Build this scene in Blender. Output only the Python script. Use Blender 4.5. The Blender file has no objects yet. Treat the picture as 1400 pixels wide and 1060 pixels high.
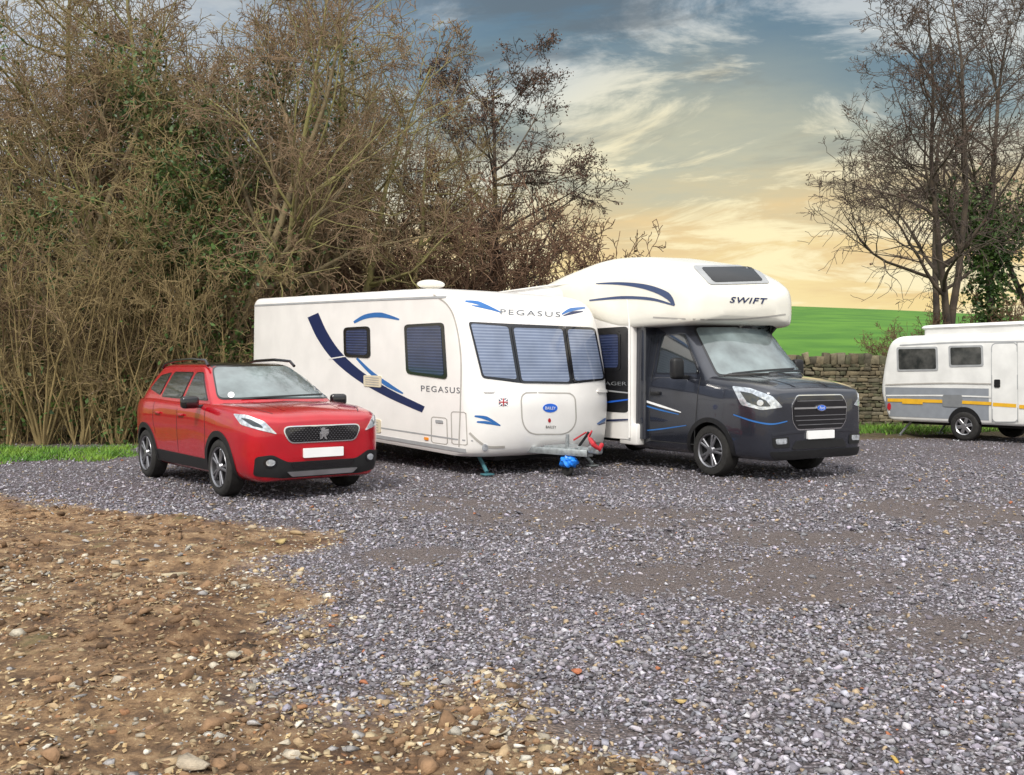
import bpy, bmesh, math, random
import numpy as np
from mathutils import Vector, Matrix
from mathutils.bvhtree import BVHTree
F=1300.0; HZ=510.0; H=1.42
rad=math.radians
sc=bpy.context.scene
col=sc.collection
rs=np.random.RandomState(7)
def gpx(px,py):
    Y=F*H/(py-HZ); return ((px-700)/F*Y, Y)
# ---------------------------------------------------------------- materials
def nd(nt,t,**kw):
    n=nt.nodes.new(t)
    for k,v in kw.items():
        if k.startswith('i_'):
            key=k[2:]; key=int(key) if key.isdigit() else key.replace('_',' ')
            if hasattr(v,'is_linked'): nt.links.new(v,n.inputs[key])
            else: n.inputs[key].default_value=v
        else: setattr(n,k,v)
    return n
def c4(c): return (c[0],c[1],c[2],1)
def ramp(nt,fac,stops):
    r=nt.nodes.new('ShaderNodeValToRGB'); nt.links.new(fac,r.inputs[0])
    e=r.color_ramp.elements
    while len(e)<len(stops): e.new(.5)
    for i,(p,c) in enumerate(stops): e[i].position=p; e[i].color=c4(c)
    return r.outputs[0]
def mixc(nt,fac,a,b,mode='MIX'):
    m=nt.nodes.new('ShaderNodeMix'); m.data_type='RGBA'; m.blend_type=mode
    for i,v in ((0,fac),(6,a),(7,b)):
        if hasattr(v,'is_linked'): nt.links.new(v,m.inputs[i])
        else: m.inputs[i].default_value=(v if i==0 else c4(v))
    return m.outputs[2]
def newmat(name):
    m=bpy.data.materials.new(name); m.use_nodes=True
    nt=m.node_tree; b=nt.nodes['Principled BSDF']; return m,nt,b
def mk(name,c,rough=.5,metal=0,var=.08,scale=6,bump=0,bscale=60,coat=0,ior=1.45,attr=None,c2=None):
    m,nt,b=newmat(name)
    tc=nd(nt,'ShaderNodeTexCoord')
    n=nd(nt,'ShaderNodeTexNoise',i_Vector=tc.outputs['Object'],i_Scale=scale,i_Detail=5.0)
    a=tuple(x*(1-var) for x in c); z=tuple(min(1,x*(1+var)) for x in (c2 or c))
    if c2: a=c; z=c2
    out=ramp(nt,n.outputs[0],[(.35,a),(.65,z)])
    if attr:
        at=nd(nt,'ShaderNodeAttribute',attribute_name=attr)
        out=mixc(nt,1.0,at.outputs['Color'],ramp(nt,n.outputs[0],[(.3,(1-var,)*3),(.7,(1,1,1))]),'MULTIPLY')
    nt.links.new(out,b.inputs['Base Color'])
    b.inputs['Roughness'].default_value=rough; b.inputs['Metallic'].default_value=metal
    b.inputs['Coat Weight'].default_value=coat; b.inputs['Coat Roughness'].default_value=.06
    b.inputs['IOR'].default_value=ior
    if bump:
        n2=nd(nt,'ShaderNodeTexNoise',i_Vector=tc.outputs['Object'],i_Scale=bscale,i_Detail=4.0)
        bp=nd(nt,'ShaderNodeBump',i_Height=n2.outputs[0],i_Strength=bump,i_Distance=.02)
        nt.links.new(bp.outputs[0],b.inputs['Normal'])
    return m
def mkblind(name,ca,cb,freq=150):
    m,nt,b=newmat(name)
    tc=nd(nt,'ShaderNodeTexCoord'); s=nd(nt,'ShaderNodeSeparateXYZ',i_0=tc.outputs['Object'])
    mu=nd(nt,'ShaderNodeMath',operation='MULTIPLY',i_0=s.outputs[2],i_1=float(freq))
    si=nd(nt,'ShaderNodeMath',operation='SINE',i_0=mu.outputs[0])
    nz=nd(nt,'ShaderNodeTexNoise',i_Vector=tc.outputs['Object'],i_Scale=3.0,i_Detail=3.0)
    c=ramp(nt,si.outputs[0],[(0,ca),(1,cb)])
    c=mixc(nt,.55,c,ramp(nt,nz.outputs[0],[(.3,(.5,.5,.5)),(.7,(1,1,1))]),'MULTIPLY')
    nt.links.new(c,b.inputs['Base Color'])
    b.inputs['Roughness'].default_value=.12; b.inputs['Coat Weight'].default_value=.6
    return m
M={}
M['white']=mk('white_gelcoat',(.82,.80,.775),.28,var=.04,scale=2.5,coat=.3)
M['cream']=mk('cream_gelcoat',(.82,.79,.70),.25,var=.04,scale=2.5,coat=.4)
M['eriba']=mk('old_white_paint',(.74,.74,.72),.4,var=.07,scale=3)
M['red']=mk('red_metallic_paint',(.46,.003,.013),.26,metal=.2,var=.05,coat=1)
M['dark']=mk('graphite_paint',(.028,.031,.043),.25,metal=.4,var=.08,coat=1)
M['black']=mk('black_plastic',(.009,.009,.010),.5,var=.15,scale=20)
M['gloss']=mk('gloss_black',(.01,.01,.012),.12,coat=.5)
M['tint']=mk('tinted_acrylic',(.012,.013,.015),.35)
M['rubber']=mk('tyre_rubber',(.020,.019,.018),.8,var=.25,scale=15,bump=.3)
M['alloy']=mk('alloy_metal',(.5,.5,.52),.3,metal=.9,var=.1)
M['dalloy']=mk('grey_alloy',(.26,.26,.28),.32,metal=.8,var=.1)
M['chrome']=mk('chrome',(.75,.76,.78),.15,metal=1,var=.03)
M['galv']=mk('galvanised_steel',(.33,.36,.37),.45,metal=.6,var=.2,scale=20)
M['teal']=mk('teal_steel',(.06,.17,.2),.5)
M['glass']=mk('car_glass',(.02,.026,.028),.05,var=.2,scale=2,coat=1,ior=1.6)
M['screen']=mk('windscreen_glass',(.16,.20,.205),.05,var=.4,scale=2.2,coat=1,ior=1.6)
M['lamp']=mk('lamp_lens',(.62,.66,.7),.1,metal=.55,var=.35,scale=25,coat=1)
M['plate']=mk('white_plate',(.85,.85,.85),.4,var=.02)
M['navy']=mk('navy_vinyl',(.012,.022,.085),.3,var=.05)
M['greyblue']=mk('grey_blue_vinyl',(.05,.075,.16),.3,var=.05)
M['blue']=mk('blue_vinyl',(.03,.14,.40),.3,var=.05)
M['bluebright']=mk('bright_blue',(.02,.13,.62),.35,var=.1)
M['bluebag']=mk('blue_plastic_sheet',(.02,.22,.85),.35,var=.2,scale=20)
M['greytext']=mk('grey_vinyl',(.13,.14,.16),.3,var=.05)
M['amber']=mk('amber_lens',(.8,.28,.03),.2)
M['redplastic']=mk('red_plastic',(.42,.02,.03),.35)
M['yellow']=mk('yellow_vinyl',(.75,.42,.03),.4)
M['lgrey']=mk('light_grey_vinyl',(.35,.36,.37),.4)
M['mgrey']=mk('mid_grey_vinyl',(.20,.21,.22),.4)
M['pgrey']=mk('blue_grey_paint',(.25,.27,.30),.45,var=.06)
M['seam']=mk('panel_gap',(.03,.03,.03),.7)
M['seamw']=mk('pale_panel_gap',(.40,.38,.35),.7)
M['vent']=mk('vent_cream',(.66,.59,.44),.5)
M['blind']=mkblind('pleated_blind',(.16,.20,.30),(.30,.35,.47),150)
M['blindd']=mkblind('dark_pleated_blind',(.018,.03,.085),(.06,.08,.17),150)
M['curtain']=mk('dim_curtain_glass',(.025,.028,.028),.1,var=.5,scale=4,coat=.6,c2=(.09,.09,.085))
M['bark']=mk('mossy_bark',(.18,.145,.072),.9,c2=(.25,.235,.085),scale=3,bump=.5,bscale=25)
M['barkd']=mk('dark_bark',(.055,.043,.035),.9,c2=(.11,.085,.06),scale=3,bump=.5,bscale=25)
M['barkm']=mk('brown_bark',(.15,.118,.074),.9,c2=(.24,.19,.10),scale=3,bump=.5,bscale=25)
M['twig']=mk('olive_twig',(.195,.143,.067),.9,c2=(.30,.225,.108),scale=.7)
M['twigb']=mk('brown_twig',(.175,.118,.071),.9,c2=(.27,.185,.108),scale=.7)
M['twigr']=mk('reddish_twig',(.115,.063,.040),.9,c2=(.19,.115,.068),scale=.7)
M['twigd']=mk('dark_twig',(.06,.045,.038),.9,c2=(.12,.085,.065),scale=.7)
M['twigf']=mk('far_twig',(.115,.085,.052),.9,c2=(.19,.143,.085),scale=.3)
M['cane']=mk('pale_cane',(.38,.285,.13),.85,c2=(.21,.16,.068),scale=1.2)
M['deadleaf']=mk('dead_leaf',(.06,.032,.024),.9,c2=(.13,.07,.045),scale=1.5)
M['litter']=mk('leaf_litter',(.22,.12,.05),.9,c2=(.55,.43,.24),scale=14)
M['ivy']=mk('ivy_leaf',(.022,.055,.012),.5,c2=(.08,.14,.028),scale=2)
M['grass']=mk('grass_blade',(.07,.18,.018),.7,c2=(.17,.29,.03),scale=1.2)
M['stone']=mk('loose_stone',(.3,.3,.3),.85,attr='col',var=.3,scale=40,bump=.4,bscale=90)
M['wallstone']=mk('wall_stone',(.3,.3,.3),.9,attr='col',var=.5,scale=7,bump=.7,bscale=30)
# ---------------------------------------------------------------- mesh helpers
def link(o): col.objects.link(o); return o
def obj(name,bm,mat,parent=None,smooth=True,ang=35):
    me=bpy.data.meshes.new(name); bm.normal_update(); bm.to_mesh(me); bm.free()
    if smooth:
        me.polygons.foreach_set('use_smooth',[True]*len(me.polygons))
        if ang: me.set_sharp_from_angle(angle=rad(ang))
    o=link(bpy.data.objects.new(name,me))
    if mat: me.materials.append(mat)
    if parent: o.parent=parent
    return o
def tag(o,label=None,cat=None,group=None,kind=None):
    if label: o['label']=label
    if cat: o['category']=cat
    if group: o['group']=group
    if kind: o['kind']=kind
    return o
def empty(name,loc,rz=0,rx=0):
    o=link(bpy.data.objects.new(name,None)); o.location=loc; o.rotation_euler=(rx,0,rz); o.empty_display_size=.2
    return o
def nmesh(name,V,Fi,mat,parent=None,smooth=False,colr=None):
    V=np.asarray(V,np.float32).reshape(-1,3); Fi=np.asarray(Fi,np.int32); m,k=Fi.shape
    me=bpy.data.meshes.new(name)
    me.vertices.add(len(V)); me.vertices.foreach_set('co',V.ravel())
    me.loops.add(m*k); me.loops.foreach_set('vertex_index',Fi.ravel())
    me.polygons.add(m); me.polygons.foreach_set('loop_start',np.arange(m,dtype=np.int32)*k)
    me.update(calc_edges=True); me.validate()
    if smooth: me.polygons.foreach_set('use_smooth',np.ones(len(me.polygons),bool))
    if colr is not None:
        a=me.color_attributes.new('col','FLOAT_COLOR','POINT')
        cc=np.ones((len(V),4),np.float32); cc[:,:3]=colr; a.data.foreach_set('color',cc.ravel())
    me.materials.append(mat)
    o=link(bpy.data.objects.new(name,me))
    if parent: o.parent=parent
    return o
def pchip(t,P,tq):
    t=np.asarray(t,float); P=np.asarray(P,float); sh=P.shape[1:]; P=P.reshape(len(t),-1)
    h=np.diff(t)[:,None]; d=np.diff(P,axis=0)/h
    m=np.zeros_like(P); m[0]=d[0]; m[-1]=d[-1]
    if len(t)>2:
        w1=2*h[1:]+h[:-1]; w2=h[1:]+2*h[:-1]
        same=(d[:-1]*d[1:])>0
        with np.errstate(all='ignore'): hm=(w1+w2)/(w1/d[:-1]+w2/d[1:])
        m[1:-1]=np.where(same,hm,0)
    i=np.clip(np.searchsorted(t,tq,side='right')-1,0,len(t)-2)
    hh=h[i]; s=((np.asarray(tq)-t[i])[:,None])/hh
    r=(2*s**3-3*s**2+1)*P[i]+(s**3-2*s**2+s)*hh*m[i]+(-2*s**3+3*s**2)*P[i+1]+(s**3-s**2)*hh*m[i+1]
    return r.reshape((len(tq),)+sh)
def dense(t,n):
    out=[]
    for a,b in zip(t[:-1],t[1:]): out+= [a+(b-a)*k/n for k in range(n)]
    return np.array(out+[t[-1]])
def gridbm(G,closed,caps=True):
    bm=bmesh.new(); m,n=G.shape[:2]
    vs=[[bm.verts.new(tuple(G[i,j])) for j in range(n)] for i in range(m)]
    for i in range(m-1):
        for j in range(n if closed else n-1):
            k=(j+1)%n
            try: bm.faces.new((vs[i][j],vs[i][k],vs[i+1][k],vs[i+1][j]))
            except ValueError: pass
    if caps:
        bm.faces.new(vs[0][::-1]); bm.faces.new(vs[-1])
    bmesh.ops.remove_doubles(bm,verts=bm.verts,dist=.0008)
    bmesh.ops.recalc_face_normals(bm,faces=bm.faces)
    return bm
def yloft(st,ny=4,nk=3):
    """stations (y,[(x,z) from bottom centre to top centre]) -> closed mirrored body"""
    ys=[s[0] for s in st]; P=np.array([s[1] for s in st],float)
    yq=dense(ys,ny); Q=pchip(ys,P,yq)
    K=P.shape[1]; kq=dense(list(range(K)),nk)
    R=pchip(list(range(K)),Q.transpose(1,0,2),kq).transpose(1,0,2)
    L=R[:,1:-1][:,::-1]*np.array([-1,1])
    ring=np.concatenate([R,L],axis=1)
    G=np.zeros(ring.shape[:2]+(3,)); G[...,0]=ring[...,0]; G[...,2]=ring[...,1]; G[...,1]=yq[:,None]
    return gridbm(G,True)
def plan(hw,yf,yr,bow,rf,rr,ex=2.4):
    def fy(x): return yf+bow*min(1,abs(x)/hw)**ex
    pts=[]
    for k in range(10): pts.append((hw-rr-(2*hw-2*rr)*k/10,yr))
    def bez(a,c,b,n): return [((1-t)**2*a[0]+2*t*(1-t)*c[0]+t*t*b[0],(1-t)**2*a[1]+2*t*(1-t)*c[1]+t*t*b[1]) for t in [i/n for i in range(n)]]
    pts+=bez((-hw+rr,yr),(-hw,yr),(-hw,yr-rr),6)
    y0=yr-rr; y1=yf+bow+rf
    for k in range(14): pts.append((-hw,y0+(y1-y0)*k/14))
    pts+=bez((-hw,y1),(-hw,fy(hw)),(-hw+rf,fy(hw-rf)),8)
    for k in range(21):
        x=-hw+rf+(2*hw-2*rf)*k/20; pts.append((x,fy(x)))
    pts+=bez((hw-rf,fy(hw-rf)),(hw,fy(hw)),(hw,y1),8)[1:]
    for k in range(14): pts.append((hw,y1+(y0-y1)*k/14))
    pts+=bez((hw,yr-rr),(hw,yr),(hw-rr,yr),6)
    return pts
def zloft(levels,nz=4):
    zs=[l[0] for l in levels]; P=np.array([l[1] for l in levels],float)
    t=list(range(len(zs))); tq=dense(t,nz)
    Q=pchip(t,P,tq); Z=pchip(t,np.array(zs)[:,None],tq)[:,0]
    G=np.zeros(Q.shape[:2]+(3,)); G[...,:2]=Q; G[...,2]=Z[:,None]
    return gridbm(G,True)
def addbox(bm,c,s,rot=None,bev=0,seg=2):
    b2=bmesh.new(); bmesh.ops.create_cube(b2,size=1)
    bmesh.ops.scale(b2,vec=s,verts=b2.verts)
    if bev: bmesh.ops.bevel(b2,geom=b2.edges[:],offset=bev,segments=seg,affect='EDGES',profile=.5)
    m=Matrix.Translation(c)@(rot.to_4x4() if rot else Matrix.Identity(4))
    bmesh.ops.transform(b2,matrix=m,verts=b2.verts)
    me=bpy.data.meshes.new('t'); b2.to_mesh(me); b2.free(); bm.from_mesh(me); bpy.data.meshes.remove(me)
    return bm
def box(c,s,rot=None,bev=.01,seg=2): return addbox(bmesh.new(),c,s,rot,bev,seg)
def addtube(bm,pts,r,n=8):
    pts=[Vector(p) for p in pts]; rings=[]
    for i,p in enumerate(pts):
        d=(pts[min(i+1,len(pts)-1)]-pts[max(i-1,0)]).normalized()
        a=d.orthogonal().normalized() if abs(d.z)>.95 else d.cross(Vector((0,0,1))).normalized(); b=d.cross(a)
        rr=r[i] if isinstance(r,(list,tuple)) else r
        rings.append([bm.verts.new(p+(a*math.cos(2*math.pi*k/n)+b*math.sin(2*math.pi*k/n))*rr) for k in range(n)])
    for A,B in zip(rings[:-1],rings[1:]):
        for k in range(n): bm.faces.new((A[k],A[(k+1)%n],B[(k+1)%n],B[k]))
    bm.faces.new(rings[0][::-1]); bm.faces.new(rings[-1])
    bmesh.ops.recalc_face_normals(bm,faces=bm.faces)
    return bm
def tube(pts,r,n=8): return addtube(bmesh.new(),pts,r,n)
def lathex(prof,c,n=36):
    bm=bmesh.new(); rings=[]
    for a,r in prof:
        rings.append([bm.verts.new((c[0]+a,c[1]+r*math.cos(2*math.pi*k/n),c[2]+r*math.sin(2*math.pi*k/n))) for k in range(n)])
    for A,B in zip(rings[:-1],rings[1:]):
        for k in range(n): bm.faces.new((A[k],A[(k+1)%n],B[(k+1)%n],B[k]))
    bmesh.ops.remove_doubles(bm,verts=bm.verts,dist=.0003)
    bmesh.ops.recalc_face_normals(bm,faces=bm.faces)
    return bm
def rpoly(pts,r,n=4):
    out=[]; N=len(pts)
    for i in range(N):
        p=Vector(pts[i]); a=Vector(pts[i-1]); b=Vector(pts[(i+1)%N])
        da=(a-p); db=(b-p); ra=min(r,da.length*.45); rb=min(r,db.length*.45)
        A=p+da.normalized()*ra; B=p+db.normalized()*rb
        for k in range(n+1):
            t=k/n; q=A*(1-t)**2+p*2*t*(1-t)+B*t*t; out.append((q.x,q.y))
    return out
def inset(pts,d):
    N=len(pts); A=sum(pts[i][0]*pts[(i+1)%N][1]-pts[(i+1)%N][0]*pts[i][1] for i in range(N)); sg=1 if A>0 else -1
    out=[]
    for i in range(N):
        p=Vector(pts[i]); e1=(p-Vector(pts[i-1])).normalized(); e2=(Vector(pts[(i+1)%N])-p).normalized()
        n1=Vector((-e1.y,e1.x))*sg; n2=Vector((-e2.y,e2.x))*sg
        b=(n1+n2); b=b/max(.35,b.length_squared/2)/1.0
        q=p+b*d; out.append((q.x,q.y))
    return out
def circ(cx,cy,rx,ry=None,n=20):
    ry=ry or rx
    return [(cx+rx*math.cos(2*math.pi*k/n),cy+ry*math.sin(2*math.pi*k/n)) for k in range(n)]
class Veh:
    def __init__(s,root,loc,rz,rx=0):
        s.root=root; s.M=Matrix.Translation(loc)@Matrix.Rotation(rz,4,'Z')@Matrix.Rotation(rx,4,'X'); s.Mi=s.M.inverted(); s.b=[]
        s.o=s.Mi@Vector((0,0,H))
    def add(s,bm): s.b.append(BVHTree.FromBMesh(bm)); return bm
    def cast(s,o,d):
        best=None
        for b in s.b:
            h=b.ray_cast(o,d)
            if h[0] is not None and (best is None or h[3]<best[2]): best=(h[0],h[1] if h[1].dot(d)<0 else -h[1],h[3])
        return best
    def px(s,u,v): return s.cast(s.o,(s.Mi.to_3x3()@Vector(((u-700)/F,1,-(v-HZ)/F))).normalized())
    def side(s,sg): return lambda u,v: s.cast(Vector((sg*4,u,v)),Vector((-sg,0,0)))
    def front(s,u,v): return s.cast(Vector((u,-6,v)),Vector((0,1,0)))
    def top(s,u,v): return s.cast(Vector((u,v,8)),Vector((0,0,-1)))
def safe(cast,u,v,cu,cv):
    for k in range(0,21):
        t=1-k/20*.9; h=cast(cu+(u-cu)*t,cv+(v-cv)*t)
        if h: return h
    return None
def project(bm,cast,off,thick=0):
    vs=list(bm.verts)
    cu=sum(v.co.x for v in vs)/len(vs); cv=sum(v.co.y for v in vs)/len(vs); nrm={}
    bad=[]
    for v in vs:
        h=safe(cast,v.co.x,v.co.y,cu,cv)
        if h is None: bad.append(v); continue
        v.co=h[0]+h[1]*off; nrm[v]=h[1].copy()
    if bad: bmesh.ops.delete(bm,geom=bad,context='VERTS')
    bm.normal_update()
    sgn=sum(f.normal.dot(nrm[f.verts[0]])*f.calc_area() for f in bm.faces)
    if sgn<0: bmesh.ops.reverse_faces(bm,faces=bm.faces[:])
    if thick:
        ed=[e for e in bm.edges if e.is_boundary]
        pos={tuple(v.co):n for v,n in nrm.items() if v.is_valid}
        r=bmesh.ops.extrude_edge_only(bm,edges=ed)
        for g in r['geom']:
            if isinstance(g,bmesh.types.BMVert):
                n=pos.get(tuple(g.co)); 
                if n is not None: g.co=g.co-n*thick
    return bm
def patch(poly,cast,step,off=.004,thick=.006):
    bm=bmesh.new()
    f=bm.faces.new([bm.verts.new((u,v,0)) for u,v in poly])
    bmesh.ops.triangulate(bm,faces=[f])
    us=[p[0] for p in poly]; vs=[p[1] for p in poly]
    for lo,hi,ax in ((min(us),max(us),0),(min(vs),max(vs),1)):
        n=min(26,int((hi-lo)/step))
        for k in range(1,n+1):
            c=lo+(hi-lo)*k/(n+1)
            bmesh.ops.bisect_plane(bm,geom=bm.verts[:]+bm.edges[:]+bm.faces[:],plane_co=(c,0,0) if ax==0 else (0,c,0),plane_no=(1,0,0) if ax==0 else (0,1,0))
    bmesh.ops.remove_doubles(bm,verts=bm.verts,dist=step*.01)
    return project(bm,cast,off,thick)
def ribbon(pts,w,cast,off=.004,n=None,thick=0,sm=True):
    P=np.array(pts,float); t=np.arange(len(P)); n=n or 6
    tq=dense(list(t),n)
    if sm and len(P)>2:
        Q=np.zeros((len(tq),2))
        for i,tt in enumerate(tq):
            k=min(int(tt),len(P)-2); s=tt-k; p0=P[max(k-1,0)]; p1=P[k]; p2=P[k+1]; p3=P[min(k+2,len(P)-1)]
            Q[i]=.5*((2*p1)+(-p0+p2)*s+(2*p0-5*p1+4*p2-p3)*s*s+(-p0+3*p1-3*p2+p3)*s**3)
    else: Q=np.stack([np.interp(tq,t,P[:,i]) for i in (0,1)],1)
    W=np.interp(tq,t,w if isinstance(w,(list,tuple)) else [w]*len(P))
    T=np.gradient(Q,axis=0); T/=np.maximum(np.linalg.norm(T,axis=1,keepdims=True),1e-9); Nn=np.stack([-T[:,1],T[:,0]],1)
    bm=bmesh.new()
    A=[[bm.verts.new((*(q+nn*ww*k),0)) for k in (-.5,0,.5)] for q,nn,ww in zip(Q,Nn,W)]
    for a,b in zip(A[:-1],A[1:]):
        for j in (0,1): bm.faces.new((a[j],a[j+1],b[j+1],b[j]))
    return project(bm,cast,off,thick)
def arcband(y,z,r0,r1,a0,a1,cast,off,thick,n=40):
    bm=bmesh.new(); A=[]
    for k in range(n+1):
        t=a0+(a1-a0)*k/n; A.append([bm.verts.new((y+r*math.cos(t),z+r*math.sin(t),0)) for r in (r0,(r0+r1)/2,r1)])
    for a,b in zip(A[:-1],A[1:]):
        for j in (0,1): bm.faces.new((a[j],a[j+1],b[j+1],b[j]))
    def c2(u,v):
        h=cast(u,v)
        k=0
        while h is None and k<8: k+=1; v+=.012; h=cast(u,v)
        return h
    return project(bm,c2,off,thick)
def lettering(text,quad,cast,mat,parent,off=.006,name='lettering',spacing=1.0,bold=0,shear=0):
    cu=bpy.data.curves.new('t','FONT'); cu.body=text; cu.resolution_u=3; cu.space_character=spacing; cu.offset=bold; cu.shear=shear
    o=link(bpy.data.objects.new('t',cu)); dg=bpy.context.evaluated_depsgraph_get()
    me=bpy.data.meshes.new_from_object(o.evaluated_get(dg)); bpy.data.objects.remove(o); bpy.data.curves.remove(cu)
    bm=bmesh.new(); bm.from_mesh(me); bpy.data.meshes.remove(me)
    xs=[v.co.x for v in bm.verts]; ys=[v.co.y for v in bm.verts]
    x0,x1,y0,y1=min(xs),max(xs),min(ys),max(ys)
    tl,tr,br,bl=[Vector(q) for q in quad]
    for v in bm.verts:
        a=(v.co.x-x0)/(x1-x0); b=(v.co.y-y0)/(y1-y0)
        q=(bl*(1-a)+br*a)*(1-b)+(tl*(1-a)+tr*a)*b; v.co=(q.x,q.y,0)
    bmesh.ops.triangulate(bm,faces=bm.faces[:])
    return obj(name,project(bm,cast,off),mat,parent,smooth=False)
def mirror(o,name=None,parent=None):
    me=o.data.copy(); n=len(me.vertices); a=np.zeros(n*3,np.float32); me.vertices.foreach_get('co',a); a[0::3]*=-1; me.vertices.foreach_set('co',a)
    me.flip_normals(); me.update()
    q=link(bpy.data.objects.new(name or o.name.split('.')[0],me)); q.parent=parent or o.parent
    return q
def window(poly,cast,step,r,fw,mf,mp,parent,off=.006,name='window',thick=.02,mir=False):
    w=obj(name,patch(rpoly(poly,r),cast,step,off,thick),mf,parent)
    p=obj('pane',patch(rpoly(inset(poly,fw),r*.8),cast,step,off+.005,.006),mp,w)
    if mir:
        w2=mirror(w); mirror(p,parent=w2)
    return w
def cut(o,cyls,dark):
    """cyls: (y,z,r,x0,x1) wheel wells"""
    for y,z,r,x0,x1 in cyls:
        b=bmesh.new(); bmesh.ops.create_cone(b,cap_ends=True,segments=40,radius1=r,radius2=r,depth=abs(x1-x0),matrix=Matrix.Translation(((x0+x1)/2,y,z))@Matrix.Rotation(math.pi/2,4,'Y'))
        t=obj('cutter',b,None,smooth=False)
        md=o.modifiers.new('b','BOOLEAN'); md.operation='DIFFERENCE'; md.object=t; md.solver='EXACT'
        par=o.parent; o.parent=None; bpy.context.view_layer.update()
        me=bpy.data.meshes.new_from_object(o.evaluated_get(bpy.context.evaluated_depsgraph_get()))
        o.modifiers.clear(); o.data=me; o.parent=par
        bpy.data.objects.remove(t)
    if dark.name not in [m.name for m in o.data.materials if m]: o.data.materials.append(dark)
    k=len(o.data.materials)-1
    for p in o.data.polygons:
        c=p.center
        for y,z,r,x0,x1 in cyls:
            if math.hypot(c.y-y,c.z-z)<r+.004 and min(x0,x1)-.01<c.x<max(x0,x1)+.01: p.material_index=k
    o.data.polygons.foreach_set('use_smooth',[True]*len(o.data.polygons)); o.data.set_sharp_from_angle(angle=rad(35))
def wheel(parent,x,y,r,w,sg,mrim,spokes=5,rr=.68,twin=True,ww=.032):
    """x = outer face position (signed), sg = outward sign"""
    c=(x,y,r)
    hub=obj('wheel',lathex([(-sg*w*.75,r*.15),(-sg*w*.55,r*.6),(-sg*.07,r*rr*.97),(-sg*.07,.001)],c),M['black'],parent)
    prof=[(-sg*w,r*rr),(-sg*w*.98,r*.9),(-sg*w*.86,r*.985),(-sg*w*.5,r),(-sg*w*.14,r*.985),(-sg*.004,r*.92),(sg*.006,r*.82),(0,r*(rr+.03)),(-sg*.02,r*rr)]
    obj('tyre',lathex(prof,c,48),M['rubber'],hub)
    rb=lathex([(-sg*.06,r*(rr-.07)),(-sg*.012,r*(rr-.06)),(sg*.002,r*(rr-.01)),(-sg*.01,r*(rr+.012)),(-sg*.06,r*(rr+.01))],c,48)
    for k in range(spokes):
        for da in ((-.16,.16) if twin else (0,)):
            a=2*math.pi*k/spokes+da+.3; L=r*(rr-.06)
            rot=Matrix.Rotation(a,3,'X')
            addbox(rb,Vector(c)+Vector((-sg*.022,0,0))+rot@Vector((0,0,L*.53)),(.03,ww,L*.98),rot,.008,1)
    h=lathex([(sg*.004,.001),(sg*.002,r*.14),(-sg*.03,r*.2)],c,20); me=bpy.data.meshes.new('t'); h.to_mesh(me); h.free(); rb.from_mesh(me); bpy.data.meshes.remove(me)
    obj('rim',rb,mrim,hub)
    return hub
# ---------------------------------------------------------------- world, sun, camera
w=bpy.data.worlds.new('World'); sc.world=w; w.use_nodes=True
nt=w.node_tree; nt.nodes.clear()
mth=lambda op,a,b,c=0.0: nd(nt,'ShaderNodeMath',operation=op,i_0=a,i_1=b,i_2=c).outputs[0]
tc=nd(nt,'ShaderNodeTexCoord'); sp=nd(nt,'ShaderNodeSeparateXYZ',i_0=tc.outputs['Generated'])
X,Y,Z=sp.outputs
zc=mth('MAXIMUM',Z,0.0)
den=mth('ADD',zc,.18)
u=mth('DIVIDE',X,den); v=mth('DIVIDE',Y,den)
us=mth('MULTIPLY_ADD',v,.40,u)
v2=mth('MULTIPLY',v,1.5)
cv=nd(nt,'ShaderNodeCombineXYZ',i_0=us,i_1=v2,i_2=5.3).outputs[0]
n1=nd(nt,'ShaderNodeTexNoise',i_Vector=cv,i_Scale=1.7,i_Detail=12.0,i_Roughness=.64,i_Distortion=.6).outputs[0]
cv2=nd(nt,'ShaderNodeCombineXYZ',i_0=us,i_1=v2,i_2=12.6).outputs[0]
n2=nd(nt,'ShaderNodeTexNoise',i_Vector=cv2,i_Scale=1.2,i_Detail=11.0,i_Roughness=.62,i_Distortion=.7).outputs[0]
n3=nd(nt,'ShaderNodeTexNoise',i_Vector=cv2,i_Scale=1.3,i_Detail=8.0,i_Roughness=.6).outputs[0]
zw=mth('ADD',zc,mth('MULTIPLY',mth('SUBTRACT',n3,.5),.26))
warm=ramp(nt,zw,[(0,(1.02,.84,.42)),(.085,(1.0,.76,.34)),(.125,(.84,.57,.26)),(.17,(.62,.51,.31)),(.22,(.40,.44,.38)),(.28,(.22,.31,.35)),(.37,(.12,.22,.32)),(.5,(.5,.55,.6)),(.65,(1.2,1.2,1.2)),(1,(1.45,1.45,1.45))])
cool=ramp(nt,zc,[(0,(.55,.55,.57)),(.2,(.58,.61,.66)),(.4,(.53,.60,.68)),(.5,(.75,.78,.82)),(.65,(1.2,1.2,1.2)),(1,(1.45,1.45,1.45))])
back=nd(nt,'ShaderNodeMapRange',i_0=Y,i_1=.25,i_2=-.35,i_3=1.0,i_4=1.8).outputs[0]
bk=nd(nt,'ShaderNodeCombineXYZ',i_0=back,i_1=back,i_2=back).outputs[0]
dt=nd(nt,'ShaderNodeVectorMath',operation='DOT_PRODUCT',i_0=tc.outputs['Generated']); dt.inputs[1].default_value=(.22,.975,.1)
gm=nd(nt,'ShaderNodeMapRange',i_0=dt.outputs['Value'],i_1=.80,i_2=.95)
base=mixc(nt,gm.outputs[0],cool,warm)
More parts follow.
